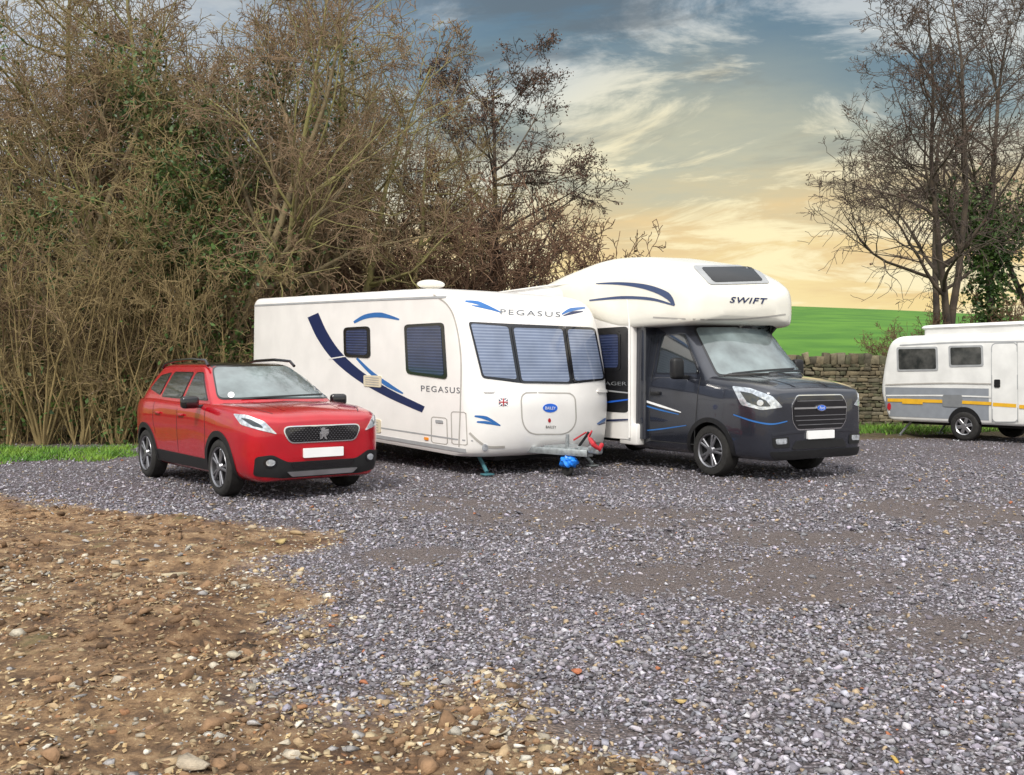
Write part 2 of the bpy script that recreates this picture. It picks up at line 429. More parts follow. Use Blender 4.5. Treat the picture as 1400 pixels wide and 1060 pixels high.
cb=ramp(nt,zc,[(0,(1.10,.98,.60)),(.09,(1.10,.98,.64)),(.14,(1.06,.95,.66)),(.20,(1.0,.94,.74)),(.27,(.88,.89,.81)),(.34,(.68,.72,.73)),(.44,(.5,.56,.62)),(.6,(1.1,1.1,1.1)),(1,(1.4,1.4,1.4))])
cf=nd(nt,'ShaderNodeMapRange',i_0=n1,i_1=.46,i_2=.61); cf.interpolation_type='SMOOTHSTEP'
base=mixc(nt,mth('MULTIPLY',cf.outputs[0],.85),base,cb)
df=nd(nt,'ShaderNodeMapRange',i_0=n2,i_1=.48,i_2=.61); df.interpolation_type='SMOOTHSTEP'
dz=nd(nt,'ShaderNodeMapRange',i_0=zc,i_1=.14,i_2=.28)
dz2=nd(nt,'ShaderNodeMapRange',i_0=zc,i_1=.5,i_2=.42)
dfm=mth('MULTIPLY',mth('MULTIPLY',df.outputs[0],dz.outputs[0]),mth('MULTIPLY',dz2.outputs[0],gm.outputs[0]))
base=mixc(nt,mth('MULTIPLY',dfm,.82),base,(.15,.19,.22))
gl_=nd(nt,'ShaderNodeVectorMath',operation='DOT_PRODUCT',i_0=tc.outputs['Generated']); gl_.inputs[1].default_value=(.19,.973,.125)
gf=nd(nt,'ShaderNodeMapRange',i_0=gl_.outputs['Value'],i_1=.970,i_2=.999,i_4=.8); gf.interpolation_type='SMOOTHSTEP'
gfm=mth('MULTIPLY',gf.outputs[0],mth('ADD',mth('MULTIPLY',cf.outputs[0],.65),.35))
base=mixc(nt,gfm,base,(1.15,1.0,.58))
base=mixc(nt,1.0,base,bk,'MULTIPLY')
sky=nd(nt,'ShaderNodeTexSky'); sky.sky_type='NISHITA'; sky.sun_disc=False; sky.sun_elevation=rad(42); sky.sun_rotation=rad(195)
b1=nd(nt,'ShaderNodeBackground',i_Color=sky.outputs[0],i_Strength=.05)
b2=nd(nt,'ShaderNodeBackground',i_Color=base,i_Strength=1.0)
ad=nd(nt,'ShaderNodeMixShader',i_0=.9,i_1=b1.outputs[0],i_2=b2.outputs[0])
wo=nd(nt,'ShaderNodeOutputWorld'); nt.links.new(ad.outputs[0],wo.inputs[0])
sl=bpy.data.lights.new('sun','SUN'); sl.energy=2.8; sl.angle=rad(7); sl.color=(1,.94,.84)
so=link(bpy.data.objects.new('sun',sl)); so.rotation_euler=Vector((.24,.70,-.68)).to_track_quat('-Z','Y').to_euler()
cam=bpy.data.cameras.new('camera'); co=link(bpy.data.objects.new('camera',cam)); co.location=(0,0,H); co.rotation_euler=(math.pi/2,0,0)
cam.sensor_fit='HORIZONTAL'; cam.sensor_width=36; cam.lens=36*F/1400; cam.shift_y=-(530-HZ)/1400; cam.clip_end=2000; cam.clip_start=.05
sc.camera=co
sc.view_settings.view_transform='Standard'; sc.view_settings.look='None'; sc.view_settings.exposure=0
# ---------------------------------------------------------------- ground
TB=rs.rand(8,256,256)
def vn(x,y,s=0):
    xi=np.floor(x).astype(int); yi=np.floor(y).astype(int); fx=x-xi; fy=y-yi
    fx=fx*fx*(3-2*fx); fy=fy*fy*(3-2*fy); T=TB[s%8]
    g=lambda a,b:T[a%256,b%256]
    return (g(xi,yi)*(1-fx)+g(xi+1,yi)*fx)*(1-fy)+(g(xi,yi+1)*(1-fx)+g(xi+1,yi+1)*fx)*fy
def fbm(x,y,f,o=4,s=0):
    r=0;a=.5
    for k in range(o): r=r+a*(vn(x*f+17*k,y*f+31*k,s+k)-.5); a*=.5; f*=2
    return r
DP=[gpx(*p) for p in [(-420,676),(0,672),(70,692),(210,703),(420,728),(432,742),(385,780),(440,822),(470,870),(400,925),(430,945),(560,945),(690,955),(800,990),(960,1005),(1010,1040),(1000,1120),(900,1500)]]+[(-12,1.8)]
def sdf(x,y,poly):
    d=np.full(x.shape,1e9); ins=np.zeros(x.shape,bool); n=len(poly)
    for i in range(n):
        ax,ay=poly[i]; bx,by=poly[(i+1)%n]
        ex,ey=bx-ax,by-ay; t=np.clip(((x-ax)*ex+(y-ay)*ey)/(ex*ex+ey*ey+1e-12),0,1)
        d=np.minimum(d,np.hypot(x-ax-t*ex,y-ay-t*ey))
        c=((ay>y)!=(by>y))&(x<(bx-ax)*(y-ay)/(by-ay+1e-12)+ax); ins^=c
    return np.where(ins,-d,d)
def dirtmask(x,y):
    s=sdf(x,y,DP)+fbm(x,y,1.1,6,1)*1.3
    m=np.clip(.5-s/.45,0,1)
    s2=(19.3+.12*(x+4)-y)+fbm(x,y,.6,3,2)*1.5
    m2=np.clip(.5-s2/.8,0,1)
    return np.maximum(m,m2)
DUST=[(830,706,240,16),(1010,790,290,32),(1330,700,190,22),(1340,880,180,46),(620,690,120,11),(700,1000,240,18),(1150,735,200,13),(560,760,90,12)]
def dustmask(x,y):
    m=np.zeros(x.shape)
    for cx,cy,rx,ry in DUST:
        X0,Y0=gpx(cx,cy); wx=rx/F*Y0; wy=(gpx(cx,cy-ry)[1]-gpx(cx,cy+ry)[1])/2
        d=((x-X0)/wx)**2+((y-Y0)/wy)**2
        m=np.maximum(m,np.clip(1.25-d*.9,0,1))
    return np.clip(m*.95+fbm(x,y,2.5,6,4)*2.3*(m>0)+np.clip(fbm(x,y,.5,3,6)*2.0-.25,0,.55),0,1)
def gheight(x,y,d=None):
    d=dirtmask(x,y) if d is None else d
    z=fbm(x,y,.7,3,3)*.05*np.clip((14-y)/4,0,1)
    z=z+d*(fbm(x,y,2.2,7,5)*.17+.01)+(1-d)*fbm(x,y,7,2,6)*.02
    return z*np.clip((26-y)/4,0,1)
nx,ny=560,640
ux=np.linspace(-1,1,nx); gx=np.sinh(ux*5.2)/np.sinh(5.2)*300
gy=np.concatenate([np.linspace(-30,1.4,12),np.geomspace(1.5,420,ny)])
GX,GY=np.meshgrid(gx,gy); Dm=dirtmask(GX,GY); Us=dustmask(GX,GY)
GZ=gheight(GX,GY,Dm); GZ[GY<0]=0
Vg=np.stack([GX,GY,GZ],-1).reshape(-1,3)
R,C=GX.shape; idx=np.arange(R*C).reshape(R,C)
Fg=np.stack([idx[:-1,:-1],idx[:-1,1:],idx[1:,1:],idx[1:,:-1]],-1).reshape(-1,4)
m,nt,b=newmat('gravel_and_soil')
tc=nd(nt,'ShaderNodeTexCoord'); P=tc.outputs['Object']
at=nd(nt,'ShaderNodeAttribute',attribute_name='dirt').outputs['Fac']; au=nd(nt,'ShaderNodeAttribute',attribute_name='dust').outputs['Fac']
vo=nd(nt,'ShaderNodeTexVoronoi',i_Vector=P,i_Scale=56.0); 
vs_=nd(nt,'ShaderNodeSeparateColor',i_0=vo.outputs['Color']).outputs[0]
gr=ramp(nt,vs_,[(0,(.12,.108,.116)),(.45,(.25,.232,.256)),(.8,(.39,.37,.405)),(1,(.56,.54,.575))])
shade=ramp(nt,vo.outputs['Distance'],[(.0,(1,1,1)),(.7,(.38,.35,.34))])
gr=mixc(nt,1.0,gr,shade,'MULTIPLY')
nb=nd(nt,'ShaderNodeTexNoise',i_Vector=P,i_Scale=.5,i_Detail=6.0,i_Roughness=.6).outputs[0]
gr=mixc(nt,1.0,gr,ramp(nt,nb,[(.35,(.82,.76,.74)),(.65,(1.1,1.08,1.12))]),'MULTIPLY')
nf=nd(nt,'ShaderNodeTexNoise',i_Vector=P,i_Scale=45.0,i_Detail=5.0,i_Roughness=.7).outputs[0]
du=ramp(nt,nf,[(.3,(.095,.070,.062)),(.55,(.185,.147,.134)),(.75,(.34,.30,.285))])
gr=mixc(nt,nd(nt,'ShaderNodeMath',operation='MULTIPLY',i_0=au,i_1=.85).outputs[0],gr,du)
ns=nd(nt,'ShaderNodeTexNoise',i_Vector=P,i_Scale=6.0,i_Detail=12.0,i_Roughness=.80).outputs[0]
so1=ramp(nt,ns,[(.36,(.048,.027,.016)),(.46,(.155,.091,.047)),(.54,(.285,.177,.093)),(.63,(.42,.295,.17)),(.73,(.54,.44,.30))])
nl=nd(nt,'ShaderNodeTexNoise',i_Vector=P,i_Scale=.9,i_Detail=5.0,i_Roughness=.6).outputs[0]
so1=mixc(nt,1.0,so1,ramp(nt,nl,[(.38,(.60,.52,.47)),(.52,(1,1,1)),(.66,(1.25,1.22,1.15))]),'MULTIPLY')
nm_=nd(nt,'ShaderNodeTexNoise',i_Vector=P,i_Scale=1.7,i_Detail=7.0,i_Roughness=.7).outputs[0]
mo_=nd(nt,'ShaderNodeMapRange',i_0=nm_,i_1=.60,i_2=.69,i_4=.5).outputs[0]
so1=mixc(nt,mo_,so1,(.11,.125,.04))
cc=mixc(nt,at,gr,so1)
geo=nd(nt,'ShaderNodeSeparateXYZ',i_0=P)
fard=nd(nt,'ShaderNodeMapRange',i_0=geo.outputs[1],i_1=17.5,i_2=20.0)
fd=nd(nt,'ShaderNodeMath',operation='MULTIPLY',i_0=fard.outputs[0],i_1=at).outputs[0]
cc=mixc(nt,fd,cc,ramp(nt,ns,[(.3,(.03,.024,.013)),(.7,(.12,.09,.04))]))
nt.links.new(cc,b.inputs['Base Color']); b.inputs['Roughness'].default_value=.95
hh=mixc(nt,at,vo.outputs['Distance'],ns)
bp=nd(nt,'ShaderNodeBump',i_Height=hh,i_Strength=.9,i_Distance=.05); nt.links.new(bp.outputs[0],b.inputs['Normal'])
M['ground']=m
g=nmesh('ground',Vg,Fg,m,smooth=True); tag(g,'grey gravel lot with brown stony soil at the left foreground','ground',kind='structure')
for nm,arr in (('dirt',Dm),('dust',Us)):
    a=g.data.attributes.new(nm,'FLOAT','POINT'); a.data.foreach_set('value',arr.astype(np.float32).ravel())
# loose angular stones: convex hulls of random points
def hull(n,zr=(.45,.8)):
    bm=bmesh.new(); p=rs.normal(0,1,(n,3)); p/=np.linalg.norm(p,axis=1,keepdims=True); p*=rs.uniform(.82,1.15,(n,1))
    p*=np.array([rs.uniform(.9,1.5),rs.uniform(.65,1.05),rs.uniform(*zr)])
    for q in p: bm.verts.new(q)
    r=bmesh.ops.convex_hull(bm,input=bm.verts[:])
    bad=[v for v in bm.verts if not v.link_faces]
    bmesh.ops.delete(bm,geom=bad,context='VERTS'); bmesh.ops.triangulate(bm,faces=bm.faces[:]); bmesh.ops.recalc_face_normals(bm,faces=bm.faces[:])
    bm.verts.index_update(); V=np.array([v.co[:] for v in bm.verts]); Fc=np.array([[v.index for v in f.verts] for f in bm.faces]); bm.free(); return V,Fc
HB=[hull(9) for _ in range(28)]; HF=[hull(7) for _ in range(20)]; HX=[hull(13,(.28,.4)) for _ in range(12)]; HR=[hull(9,(.3,.6)) for _ in range(20)]
def stones(name,x,y,size,colr,bases,mat=None,sink=(.05,.45),tilt=.45):
    Vs,Fs,Cs=[],[],[]; k0=0; which=rs.randint(0,len(bases),len(x)); zg=gheight(x,y)
    for bi,(V0,F0) in enumerate(bases):
        I=np.where(which==bi)[0]; n=len(I)
        if not n: continue
        k=len(V0); V=np.repeat(V0[None],n,0)
        t=rs.normal(0,tilt,n); c,s=np.cos(t)[:,None],np.sin(t)[:,None]
        yy=V[...,1]*c-V[...,2]*s; zz=V[...,1]*s+V[...,2]*c; V=np.stack([V[...,0],yy,zz],-1)
        t=rs.uniform(0,6.28,n); c,s=np.cos(t)[:,None],np.sin(t)[:,None]
        xx=V[...,0]*c-V[...,1]*s; yy=V[...,0]*s+V[...,1]*c; V=np.stack([xx,yy,V[...,2]],-1)
        V=V*size[I][:,None,None]; V[...,0]+=x[I][:,None]; V[...,1]+=y[I][:,None]; V[...,2]+=(zg[I]+size[I]*rs.uniform(sink[0],sink[1],n))[:,None]
        Fs.append((F0[None]+(k0+np.arange(n)*k)[:,None,None]).reshape(-1,3)); k0+=n*k
        Vs.append(V.reshape(-1,3)); Cs.append(np.repeat(colr[I],k,0))
    return nmesh(name,np.concatenate(Vs),np.concatenate(Fs),mat or M['stone'],colr=np.concatenate(Cs))
def gravcol(n):
    v=np.clip(rs.lognormal(math.log(.285),.40,n),.07,.58); tint=np.stack([v*rs.uniform(.96,1.05,n),v*rs.uniform(.92,.98,n),v*rs.uniform(1.0,1.13,n)],1)
    r=rs.rand(n); tint[r<.06]=np.array([.42,.32,.21])*rs.uniform(.5,1.2,(int((r<.06).sum()),1)); k=(r>.997); tint[k]=np.array([.42,.16,.08])
    return tint
def soilcol(n):
    p=np.array([[.56,.44,.27],[.42,.30,.175],[.64,.56,.44],[.28,.175,.105],[.42,.21,.10],[.42,.40,.39],[.70,.65,.56]])
    return p[rs.choice(7,n,p=[.26,.22,.17,.13,.05,.10,.07])]*rs.uniform(.5,1.12,(n,1))
gx_,gy_,gs_,dx_,dy_,ds_=[],[],[],[],[],[]
fx_,fy_,fs_=[],[],[]
for y0,y1,dn in ((2.8,4,2700),(4,5.5,2300),(5.5,8,1350),(8,11,650),(11,15,300),(15,24,90)):
    A=(y1-y0)*((y0+y1)*.58+2.4); n=int(A*dn); y=rs.uniform(y0,y1,n); x=rs.uniform(-1,1,n)*(y*.58+1.2)
    d=dirtmask(x,y); u_=dustmask(x,y); r=rs.rand(n)
    keep=(d<.65)&(r>u_*.82)&(r>d*1.4); sz=np.clip(rs.lognormal(math.log(.0104),.38,n),.005,.027)
    if y0<8: gx_.append(x[keep]); gy_.append(y[keep]); gs_.append(sz[keep])
    else: fx_.append(x[keep]); fy_.append(y[keep]); fs_.append(sz[keep]*1.5)
    edge=np.clip(1-np.abs(d-.55)/.45,0,1)
    k2=(d>.15)&(r<.60)&(y<19)&(r<.08+1.15*np.clip(fbm(x,y,1.3,4,7)+.22,0,1)+.34*edge); sz2=np.clip(rs.lognormal(math.log(.0092),.60,n),.0035,.040)
    dx_.append(x[k2]); dy_.append(y[k2]); ds_.append(sz2[k2])
cat=np.concatenate
x,y,s_=cat(gx_),cat(gy_),cat(gs_)
tag(stones('gravel',x,y,s_,gravcol(len(x)),HB),'loose blue-grey gravel chippings covering the near half of the lot','gravel',kind='stuff')
x,y,s_=cat(fx_),cat(fy_),cat(fs_)
tag(stones('gravel',x,y,s_,gravcol(len(x)),HF),'loose grey gravel spread around the parked vehicles','gravel',kind='stuff')
x,y,s_=cat(dx_),cat(dy_),cat(ds_)
tag(stones('rubble',x,y,s_,soilcol(len(x)),HR,sink=(-.1,.35)),'tan and brown rubble stones scattered over the bare soil','rubble',kind='stuff')
n=15000; y=rs.uniform(2.9,11,n); x=rs.uniform(-1,.4,n)*(y*.58+1.2); k=(dirtmask(x,y)>.6)&(fbm(x,y,1.3,3,3)>-.06); x,y=x[k],y[k]; n=len(x)
tag(stones('soil_clods',x,y,np.clip(rs.lognormal(math.log(.014),.6,n),.005,.055),np.array([[.235,.14,.076]])*rs.uniform(.35,1.4,(n,1)),HB,sink=(-.25,.3)),'crumbled brown clods on the bare soil','soil',kind='stuff')
n=11000; y=rs.uniform(2.9,13,n); x=rs.uniform(-1,.3,n)*(y*.58+1.2); k=(dirtmask(x,y)>.45)&(fbm(x,y,.9,4,6)>-.05); x,y=x[k],y[k]; n=len(x)
sz=rs.uniform(.006,.022,(n,1)); asp=rs.uniform(.12,.6,(n,1)); a=rs.uniform(0,6.28,n); e1=np.stack([np.cos(a),np.sin(a),rs.normal(0,.3,n)],1); e2=np.stack([-np.sin(a),np.cos(a),rs.normal(0,.3,n)],1)*asp; p=np.stack([x,y,gheight(x,y)+.012],1)
tag(nmesh('leaf_litter',np.stack([p-e1*sz,p+e2*sz,p+e1*sz,p-e2*sz],1),np.arange(n*4).reshape(n,4),M['litter']),'fallen brown leaves and straw littering the bare soil','leaves',kind='stuff')
big=[(232,1038,.045,(.48,.35,.21),'squarish tan stone at the bottom edge of the soil'),(262,1056,.065,(.48,.40,.30),'flat pale slab cut by the bottom edge of the picture'),
(25,868,.06,(.50,.45,.36),'flat pale stone on the soil at the left edge'),(235,782,.08,(.50,.42,.28),'long pale flat stone on the soil below the red car'),
(318,912,.05,(.48,.43,.33),'pale pointed stone where the soil meets the gravel'),(385,742,.07,(.45,.34,.15),'yellowish stone on the tip of the soil bank'),
(405,728,.065,(.38,.27,.15),'brown stone at the far tip of the soil bank'),(345,722,.06,(.45,.36,.25),'tan stone left of the soil bank tip'),
(790,925,.032,(.50,.17,.08),'orange brick fragment lying in the grey gravel'),(848,882,.030,(.52,.41,.2),'small yellow stone lying in the grey gravel'),
(930,963,.028,(.52,.38,.16),'ochre stone in the gravel near the bottom right'),(1222,1048,.030,(.55,.37,.1),'yellow stone at the bottom right corner gravel')]
for px,py,sz,cl,lb in big:
    x0,y0=gpx(px,py)
    o=stones('rock',np.array([0.]),np.array([0.]),np.array([sz]),np.array([cl]),HX,sink=(-.05,.1),tilt=.1)
    o.location=(x0,y0,float(gheight(np.array([x0]),np.array([y0]))[0])+.008); tag(o,lb,'stone')
# ---------------------------------------------------------------- field, wall
fxs=np.linspace(-70,130,90); fys=np.linspace(25.8,190,70); FX,FY=np.meshgrid(fxs,fys)
t=np.clip((FY-25.8)/90,0,1); FZ=.5+9.2*(t**.85)-np.clip((FY-116)/80,0,1)*5+fbm(FX,FY,.03,2,1)*1.2*t-.035*np.clip(FX-24,0,99)
idx=np.arange(FX.size).reshape(FX.shape); Ff=np.stack([idx[:-1,:-1],idx[:-1,1:],idx[1:,1:],idx[1:,:-1]],-1).reshape(-1,4)
m=mk('field_grass',(.035,.13,.005),.9,c2=(.075,.20,.010),scale=.35,bump=.8,bscale=6)
tag(nmesh('field',np.stack([FX,FY,FZ],-1),Ff,m,smooth=True),'bright green grass field rising behind the stone wall','field',kind='structure')
def stone_wall():
    A=Vector((4.6,25.6)); B=Vector((22,23.6)); L=(B-A).length; d=(B-A)/L; n=Vector((d.y,-d.x))
    Vs=[];Fs=[];Cs=[]; q=np.array([[-1,-1,-1],[1,-1,-1],[1,1,-1],[-1,1,-1],[-1,-1,1],[1,-1,1],[1,1,1],[-1,1,1]])*.5
    fq=np.array([[0,3,2,1],[4,5,6,7],[0,1,5,4],[1,2,6,5],[2,3,7,6],[3,0,4,7]])
    def put(s,z,l,h,dep,out,rot=0):
        k=len(Vs)*8; b_=q*np.array([l,dep,h])+rs.normal(0,.012,(8,3)); c,si=math.cos(rot),math.sin(rot)
        b_=np.stack([b_[:,0]*c-b_[:,2]*si,b_[:,1],b_[:,0]*si+b_[:,2]*c],1)
        p=np.stack([A.x+d.x*(s+b_[:,0])+n.x*(out+b_[:,1]),A.y+d.y*(s+b_[:,0])+n.y*(out+b_[:,1]),z+b_[:,2]],1)
        Vs.append(p);Fs.append(fq+k)
        v=rs.uniform(.5,1.0); c_=np.array([[.24,.195,.12],[.20,.175,.12],[.27,.23,.145],[.15,.145,.085]])[rs.randint(4)]*v; Cs.append(np.tile(c_,(8,1)))
    z=0.
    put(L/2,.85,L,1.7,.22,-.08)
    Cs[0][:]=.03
    while z<1.62:
        h=rs.uniform(.06,.12); s=rs.uniform(-.2,0)
        while s<L:
            l=rs.uniform(.10,.32); put(s+l/2,z+h/2,l-.012,h-.009,.34,rs.uniform(-.02,.02),rs.normal(0,.03)); s+=l
        z+=h
    s=0
    while s<L:
        l=rs.uniform(.13,.24); hh_=rs.uniform(.2,.32); put(s+l/2,z+hh_/2-.02,l*.92,hh_,.36,0,rs.normal(0,.16)); s+=l
    o=nmesh('stone_wall',np.concatenate(Vs),np.concatenate(Fs),M['wallstone'],colr=np.concatenate(Cs))
    bv=o.modifiers.new('bevel','BEVEL'); bv.width=.014; bv.segments=1
    tag(o,'dry stone wall with upright coping stones at the foot of the green field','wall')
stone_wall()
# ---------------------------------------------------------------- trees
def tubes(segs,k):
    p0=np.array([s[0][:] for s in segs]); p1=np.array([s[1][:] for s in segs]); r0=np.array([s[2] for s in segs]); r1=np.array([s[3] for s in segs])
    d=p1-p0; d/=np.maximum(np.linalg.norm(d,axis=1,keepdims=True),1e-9)
    ref=np.where(np.abs(d[:,2:3])>.9,np.array([[1.,0,0]]),np.array([[0,0,1.]])); a=np.cross(d,ref); a/=np.linalg.norm(a,axis=1,keepdims=True); b_=np.cross(d,a)
    th=np.arange(k)*2*np.pi/k; cs=np.cos(th)[None,:,None]; sn=np.sin(th)[None,:,None]
    ring=a[:,None]*cs+b_[:,None]*sn
    V=np.concatenate([p0[:,None]+ring*r0[:,None,None],p1[:,None]+ring*r1[:,None,None]],1)
    j=np.arange(k); Fq=np.stack([j,(j+1)%k,(j+1)%k+k,j+k],1)
    Fi=(Fq[None]+(np.arange(len(segs))*2*k)[:,None,None]).reshape(-1,4)
    return V.reshape(-1,3),Fi
def grow(seed,Ht,r0,nch=(10,7,6,5),lenf=(.42,.5,.5,.55),ang=(48,45,45,45),start=(.22,.15,.1,.1),wander=(.07,.16,.22,.28,.3),trop=(.03,.07,.03,.0,0),stems=1,spread=.15,rmin=.006,shape=(1.2,.6)):
    R=random.Random(seed); segs=[]
    def br(p,d,L,r,lev):
        n=(12,8,6,4,3)[lev]; kids=nch[lev] if lev<len(nch) else 0
        if lev>0: kids=max(1,int(kids*R.uniform(.7,1.2))) if kids else 0
        tp=sorted(start[lev]+(1-start[lev])*R.random() for _ in range(kids)) if kids else []
        ki=0
        for i in range(n):
            d=(d+Vector((R.gauss(0,1),R.gauss(0,1),R.gauss(0,1)))*wander[lev]+Vector((0,0,trop[lev]))).normalized()
            q=p+d*(L/n); ra=max(r*(1-.85*i/n),rmin); rb=max(r*(1-.85*(i+1)/n),rmin)
            segs.append((p,q,ra,rb,lev))
            while ki<kids and tp[ki]<=(i+1)/n+1e-6:
                t=tp[ki]; ki+=1; pos=p.lerp(q,t*n-i)
                e=Vector((R.gauss(0,1),R.gauss(0,1),R.gauss(0,1))); e=(e-d*e.dot(d)).normalized()
                a=rad(ang[lev]+R.gauss(0,13)); sh=(shape[0]-shape[1]*t) if lev==0 else (1.2-.6*t)
                br(pos,d*math.cos(a)+e*math.sin(a),L*lenf[lev]*sh*R.uniform(.7,1.2),max(r*(1-.85*t)*.62,rmin),lev+1)
            p=q
    for k in range(stems):
        a=R.uniform(0,6.28)+k*2.1; tl=spread*R.uniform(.4,1) if stems>1 else spread*.3
        br(Vector((math.cos(a),math.sin(a),0))*(.12*(stems>1)),Vector((math.cos(a)*tl,math.sin(a)*tl,1)).normalized(),Ht*R.uniform(.8,1),r0*R.uniform(.7,1),0)
    return segs
def quads(P,size,mat,name):
    n=len(P); a=rs.normal(0,1,(n,3)); a/=np.linalg.norm(a,axis=1,keepdims=True); b_=np.cross(a,rs.normal(0,1,(n,3))); b_/=np.linalg.norm(b_,axis=1,keepdims=True)
    s=(size*rs.uniform(.6,1.4,n))[:,None]
    V=np.stack([P-a*s,P+b_*s*.6,P+a*s,P-b_*s*.6],1); Fi=np.arange(n*4).reshape(n,4)
    o=nmesh(name,V,Fi,mat); me=o.data; bpy.data.objects.remove(o); return me
class Proto:
    def __init__(s,segs,mb,mt,split=1,leaf=None,ivy=None):
        a=[q for q in segs if q[4]<=split]; c=[q for q in segs if q[4]>split]
        def me(name,sg,k,m):
            V,Fi=tubes(sg,k); o=nmesh(name,V,Fi,m,smooth=True); d=o.data; bpy.data.objects.remove(o); return d
        s.trunk=me('trunk',a,6,mb); s.crown=me('crown',c,3,mt); s.leaf=None; s.ivy=None
        if leaf:
            ncl,per,size,sd,mat=leaf; tips=np.array([q[1][:] for q in segs if q[4]>=3]); P=np.repeat(tips[rs.randint(0,len(tips),ncl)],per,0)+rs.normal(0,sd,(ncl*per,3)); s.leaf=quads(P,size,mat,'foliage')
        if ivy:
            cnt,size,zmax,sd=ivy; tr=[q for q in segs if q[4]<=1 and q[1][2]<zmax]; w_=np.array([1.0 if q[4]==0 else .25 for q in tr]); ii=rs.choice(len(tr),cnt,p=w_/w_.sum())
            p0=np.array([tr[i][0][:] for i in ii]); p1=np.array([tr[i][1][:] for i in ii]); t=rs.rand(cnt,1); P=p0*(1-t)+p1*t+rs.normal(0,sd,(cnt,3)); s.ivy=quads(P,size,M['ivy'],'ivy')
def plant(pr,name,x,y,rz,s,label,catg,group=None,z=0):
    r=empty(name,(x,y,z),rz); r.scale=(s,s,s); tag(r,label,catg,group)
    for nm,me in (('trunk',pr.trunk),('crown',pr.crown),('foliage',pr.leaf),('ivy',pr.ivy)):
        if me:
            o=link(bpy.data.objects.new(nm,me)); o.parent=r
    return r
T1=Proto(grow(1,11.0,.17,nch=(14,8,6,5),rmin=.007),M['bark'],M['twig'],2)
T2=Proto(grow(2,10.8,.13,nch=(10,7,6,4),stems=3,spread=.35,rmin=.007),M['bark'],M['twigb'],2)
T3=Proto(grow(3,10.0,.15,nch=(13,8,6,5),trop=(.03,.02,.0,0,0),wander=(.1,.2,.25,.3,.3),rmin=.007),M['bark'],M['twig'],2,ivy=(5200,.05,8.5,.24))
T4=Proto(grow(4,11.6,.18,nch=(14,8,6,4),lenf=(.48,.5,.5,.55),rmin=.007),M['barkm'],M['twigb'],2)
S1=Proto(grow(5,4.2,.028,nch=(6,5,3),stems=14,spread=.5,lenf=(.36,.45,.5,.5),wander=(.07,.15,.2,.25,.3),rmin=.006),M['cane'],M['twig'],0)
S2=Proto(grow(6,3.2,.026,nch=(7,5,3),stems=13,spread=.8,lenf=(.45,.5,.5,.5),wander=(.12,.2,.25,.3,.3),rmin=.006),M['twigb'],M['twigb'],0)
S3=Proto(grow(7,3.4,.026,nch=(8,6,4),stems=16,spread=.9,lenf=(.45,.5,.5,.5),wander=(.12,.2,.25,.3,.3),rmin=.007),M['twigr'],M['twigr'],0)
MT=Proto(grow(12,10.9,.19,nch=(32,9,6,5),lenf=(.43,.45,.5,.55),ang=(60,45,45,45),start=(.27,.2,.1,.1),wander=(.035,.10,.18,.25,.3),trop=(.02,.05,.03,.0,0),shape=(1.05,.55),rmin=.008),M['barkd'],M['twigd'],1,leaf=(1700,7,.036,.085,M['deadleaf']))
R1=Proto(grow(23,12.3,.17,nch=(13,9,6,4),lenf=(.38,.5,.5,.55),ang=(48,42,45,45),start=(.28,.2,.1,.1),trop=(.02,.06,.03,0,0),wander=(.06,.14,.2,.28,.3),stems=3,spread=.22,rmin=.007),M['barkd'],M['twigd'],2,leaf=(150,5,.04,.06,M['deadleaf']))
R2=Proto(grow(24,12,.20,nch=(14,9,6,4),lenf=(.35,.5,.5,.55),ang=(44,42,45,45),start=(.32,.2,.1,.1),wander=(.06,.14,.2,.28,.3),rmin=.007),M['barkd'],M['twigd'],2,ivy=(9500,.065,6.6,.32))
tr=[(-40,20.2,T3,.3,1.0,'ivy-clad bare tree cut by the left edge of the picture'),
(48,21.0,T4,1.1,1.0,'tall bare brown tree, second tree from the left edge'),
(105,21.8,T4,2.0,1.05,'tall dark bare tree left of the red car, third tree from the left edge'),
(150,20.2,T3,2.6,1.0,'ivy-clad crooked bare tree above the rear of the red car'),
(215,21.0,T1,3.3,1.02,'straight mossy bare tree above the red car bonnet side'),
(255,22.6,T3,4.1,1.12,'tall ivy-clad bare tree behind the red car roof'),
(300,20.8,T4,.9,1.0,'dark bare tree just left of the white caravan rear corner'),
(350,21.6,T3,5.1,1.04,'ivy-clad bare tree rising behind the caravan rear corner'),
(395,22.8,T1,1.7,1.04,'mossy bare tree rising behind the rear of the caravan roof'),
(440,22.4,T2,2.9,1.0,'multi-stemmed bare tree behind the caravan above its dark swoosh'),
(490,23.0,T4,4.6,.90,'dark bare tree behind the caravan roof dome, tallest at the thicket edge'),
(535,23.4,T1,.5,.70,'shorter mossy bare tree at the right end of the thicket'),
(20,24.5,T2,5.5,1.15,'tall multi-stemmed bare tree at the back of the thicket near the left edge'),
(180,25.2,T1,4.9,1.15,'tall bare tree at the back of the thicket above the red car'),
(320,25.5,T2,.2,1.15,'tall multi-stemmed bare tree at the back of the thicket mid-left'),
(450,26.0,T1,2.2,1.03,'tall bare tree at the back of the thicket nearest the open sky'),
(100,26.5,T4,3.9,1.2,'tall dark bare tree farthest back, left of the red car')]
for px,Yd,pr,rz,s,lb in tr: plant(pr,'bare_tree',(px-700)/F*Yd,Yd,rz,s,lb,'tree','bare trees in the thicket')
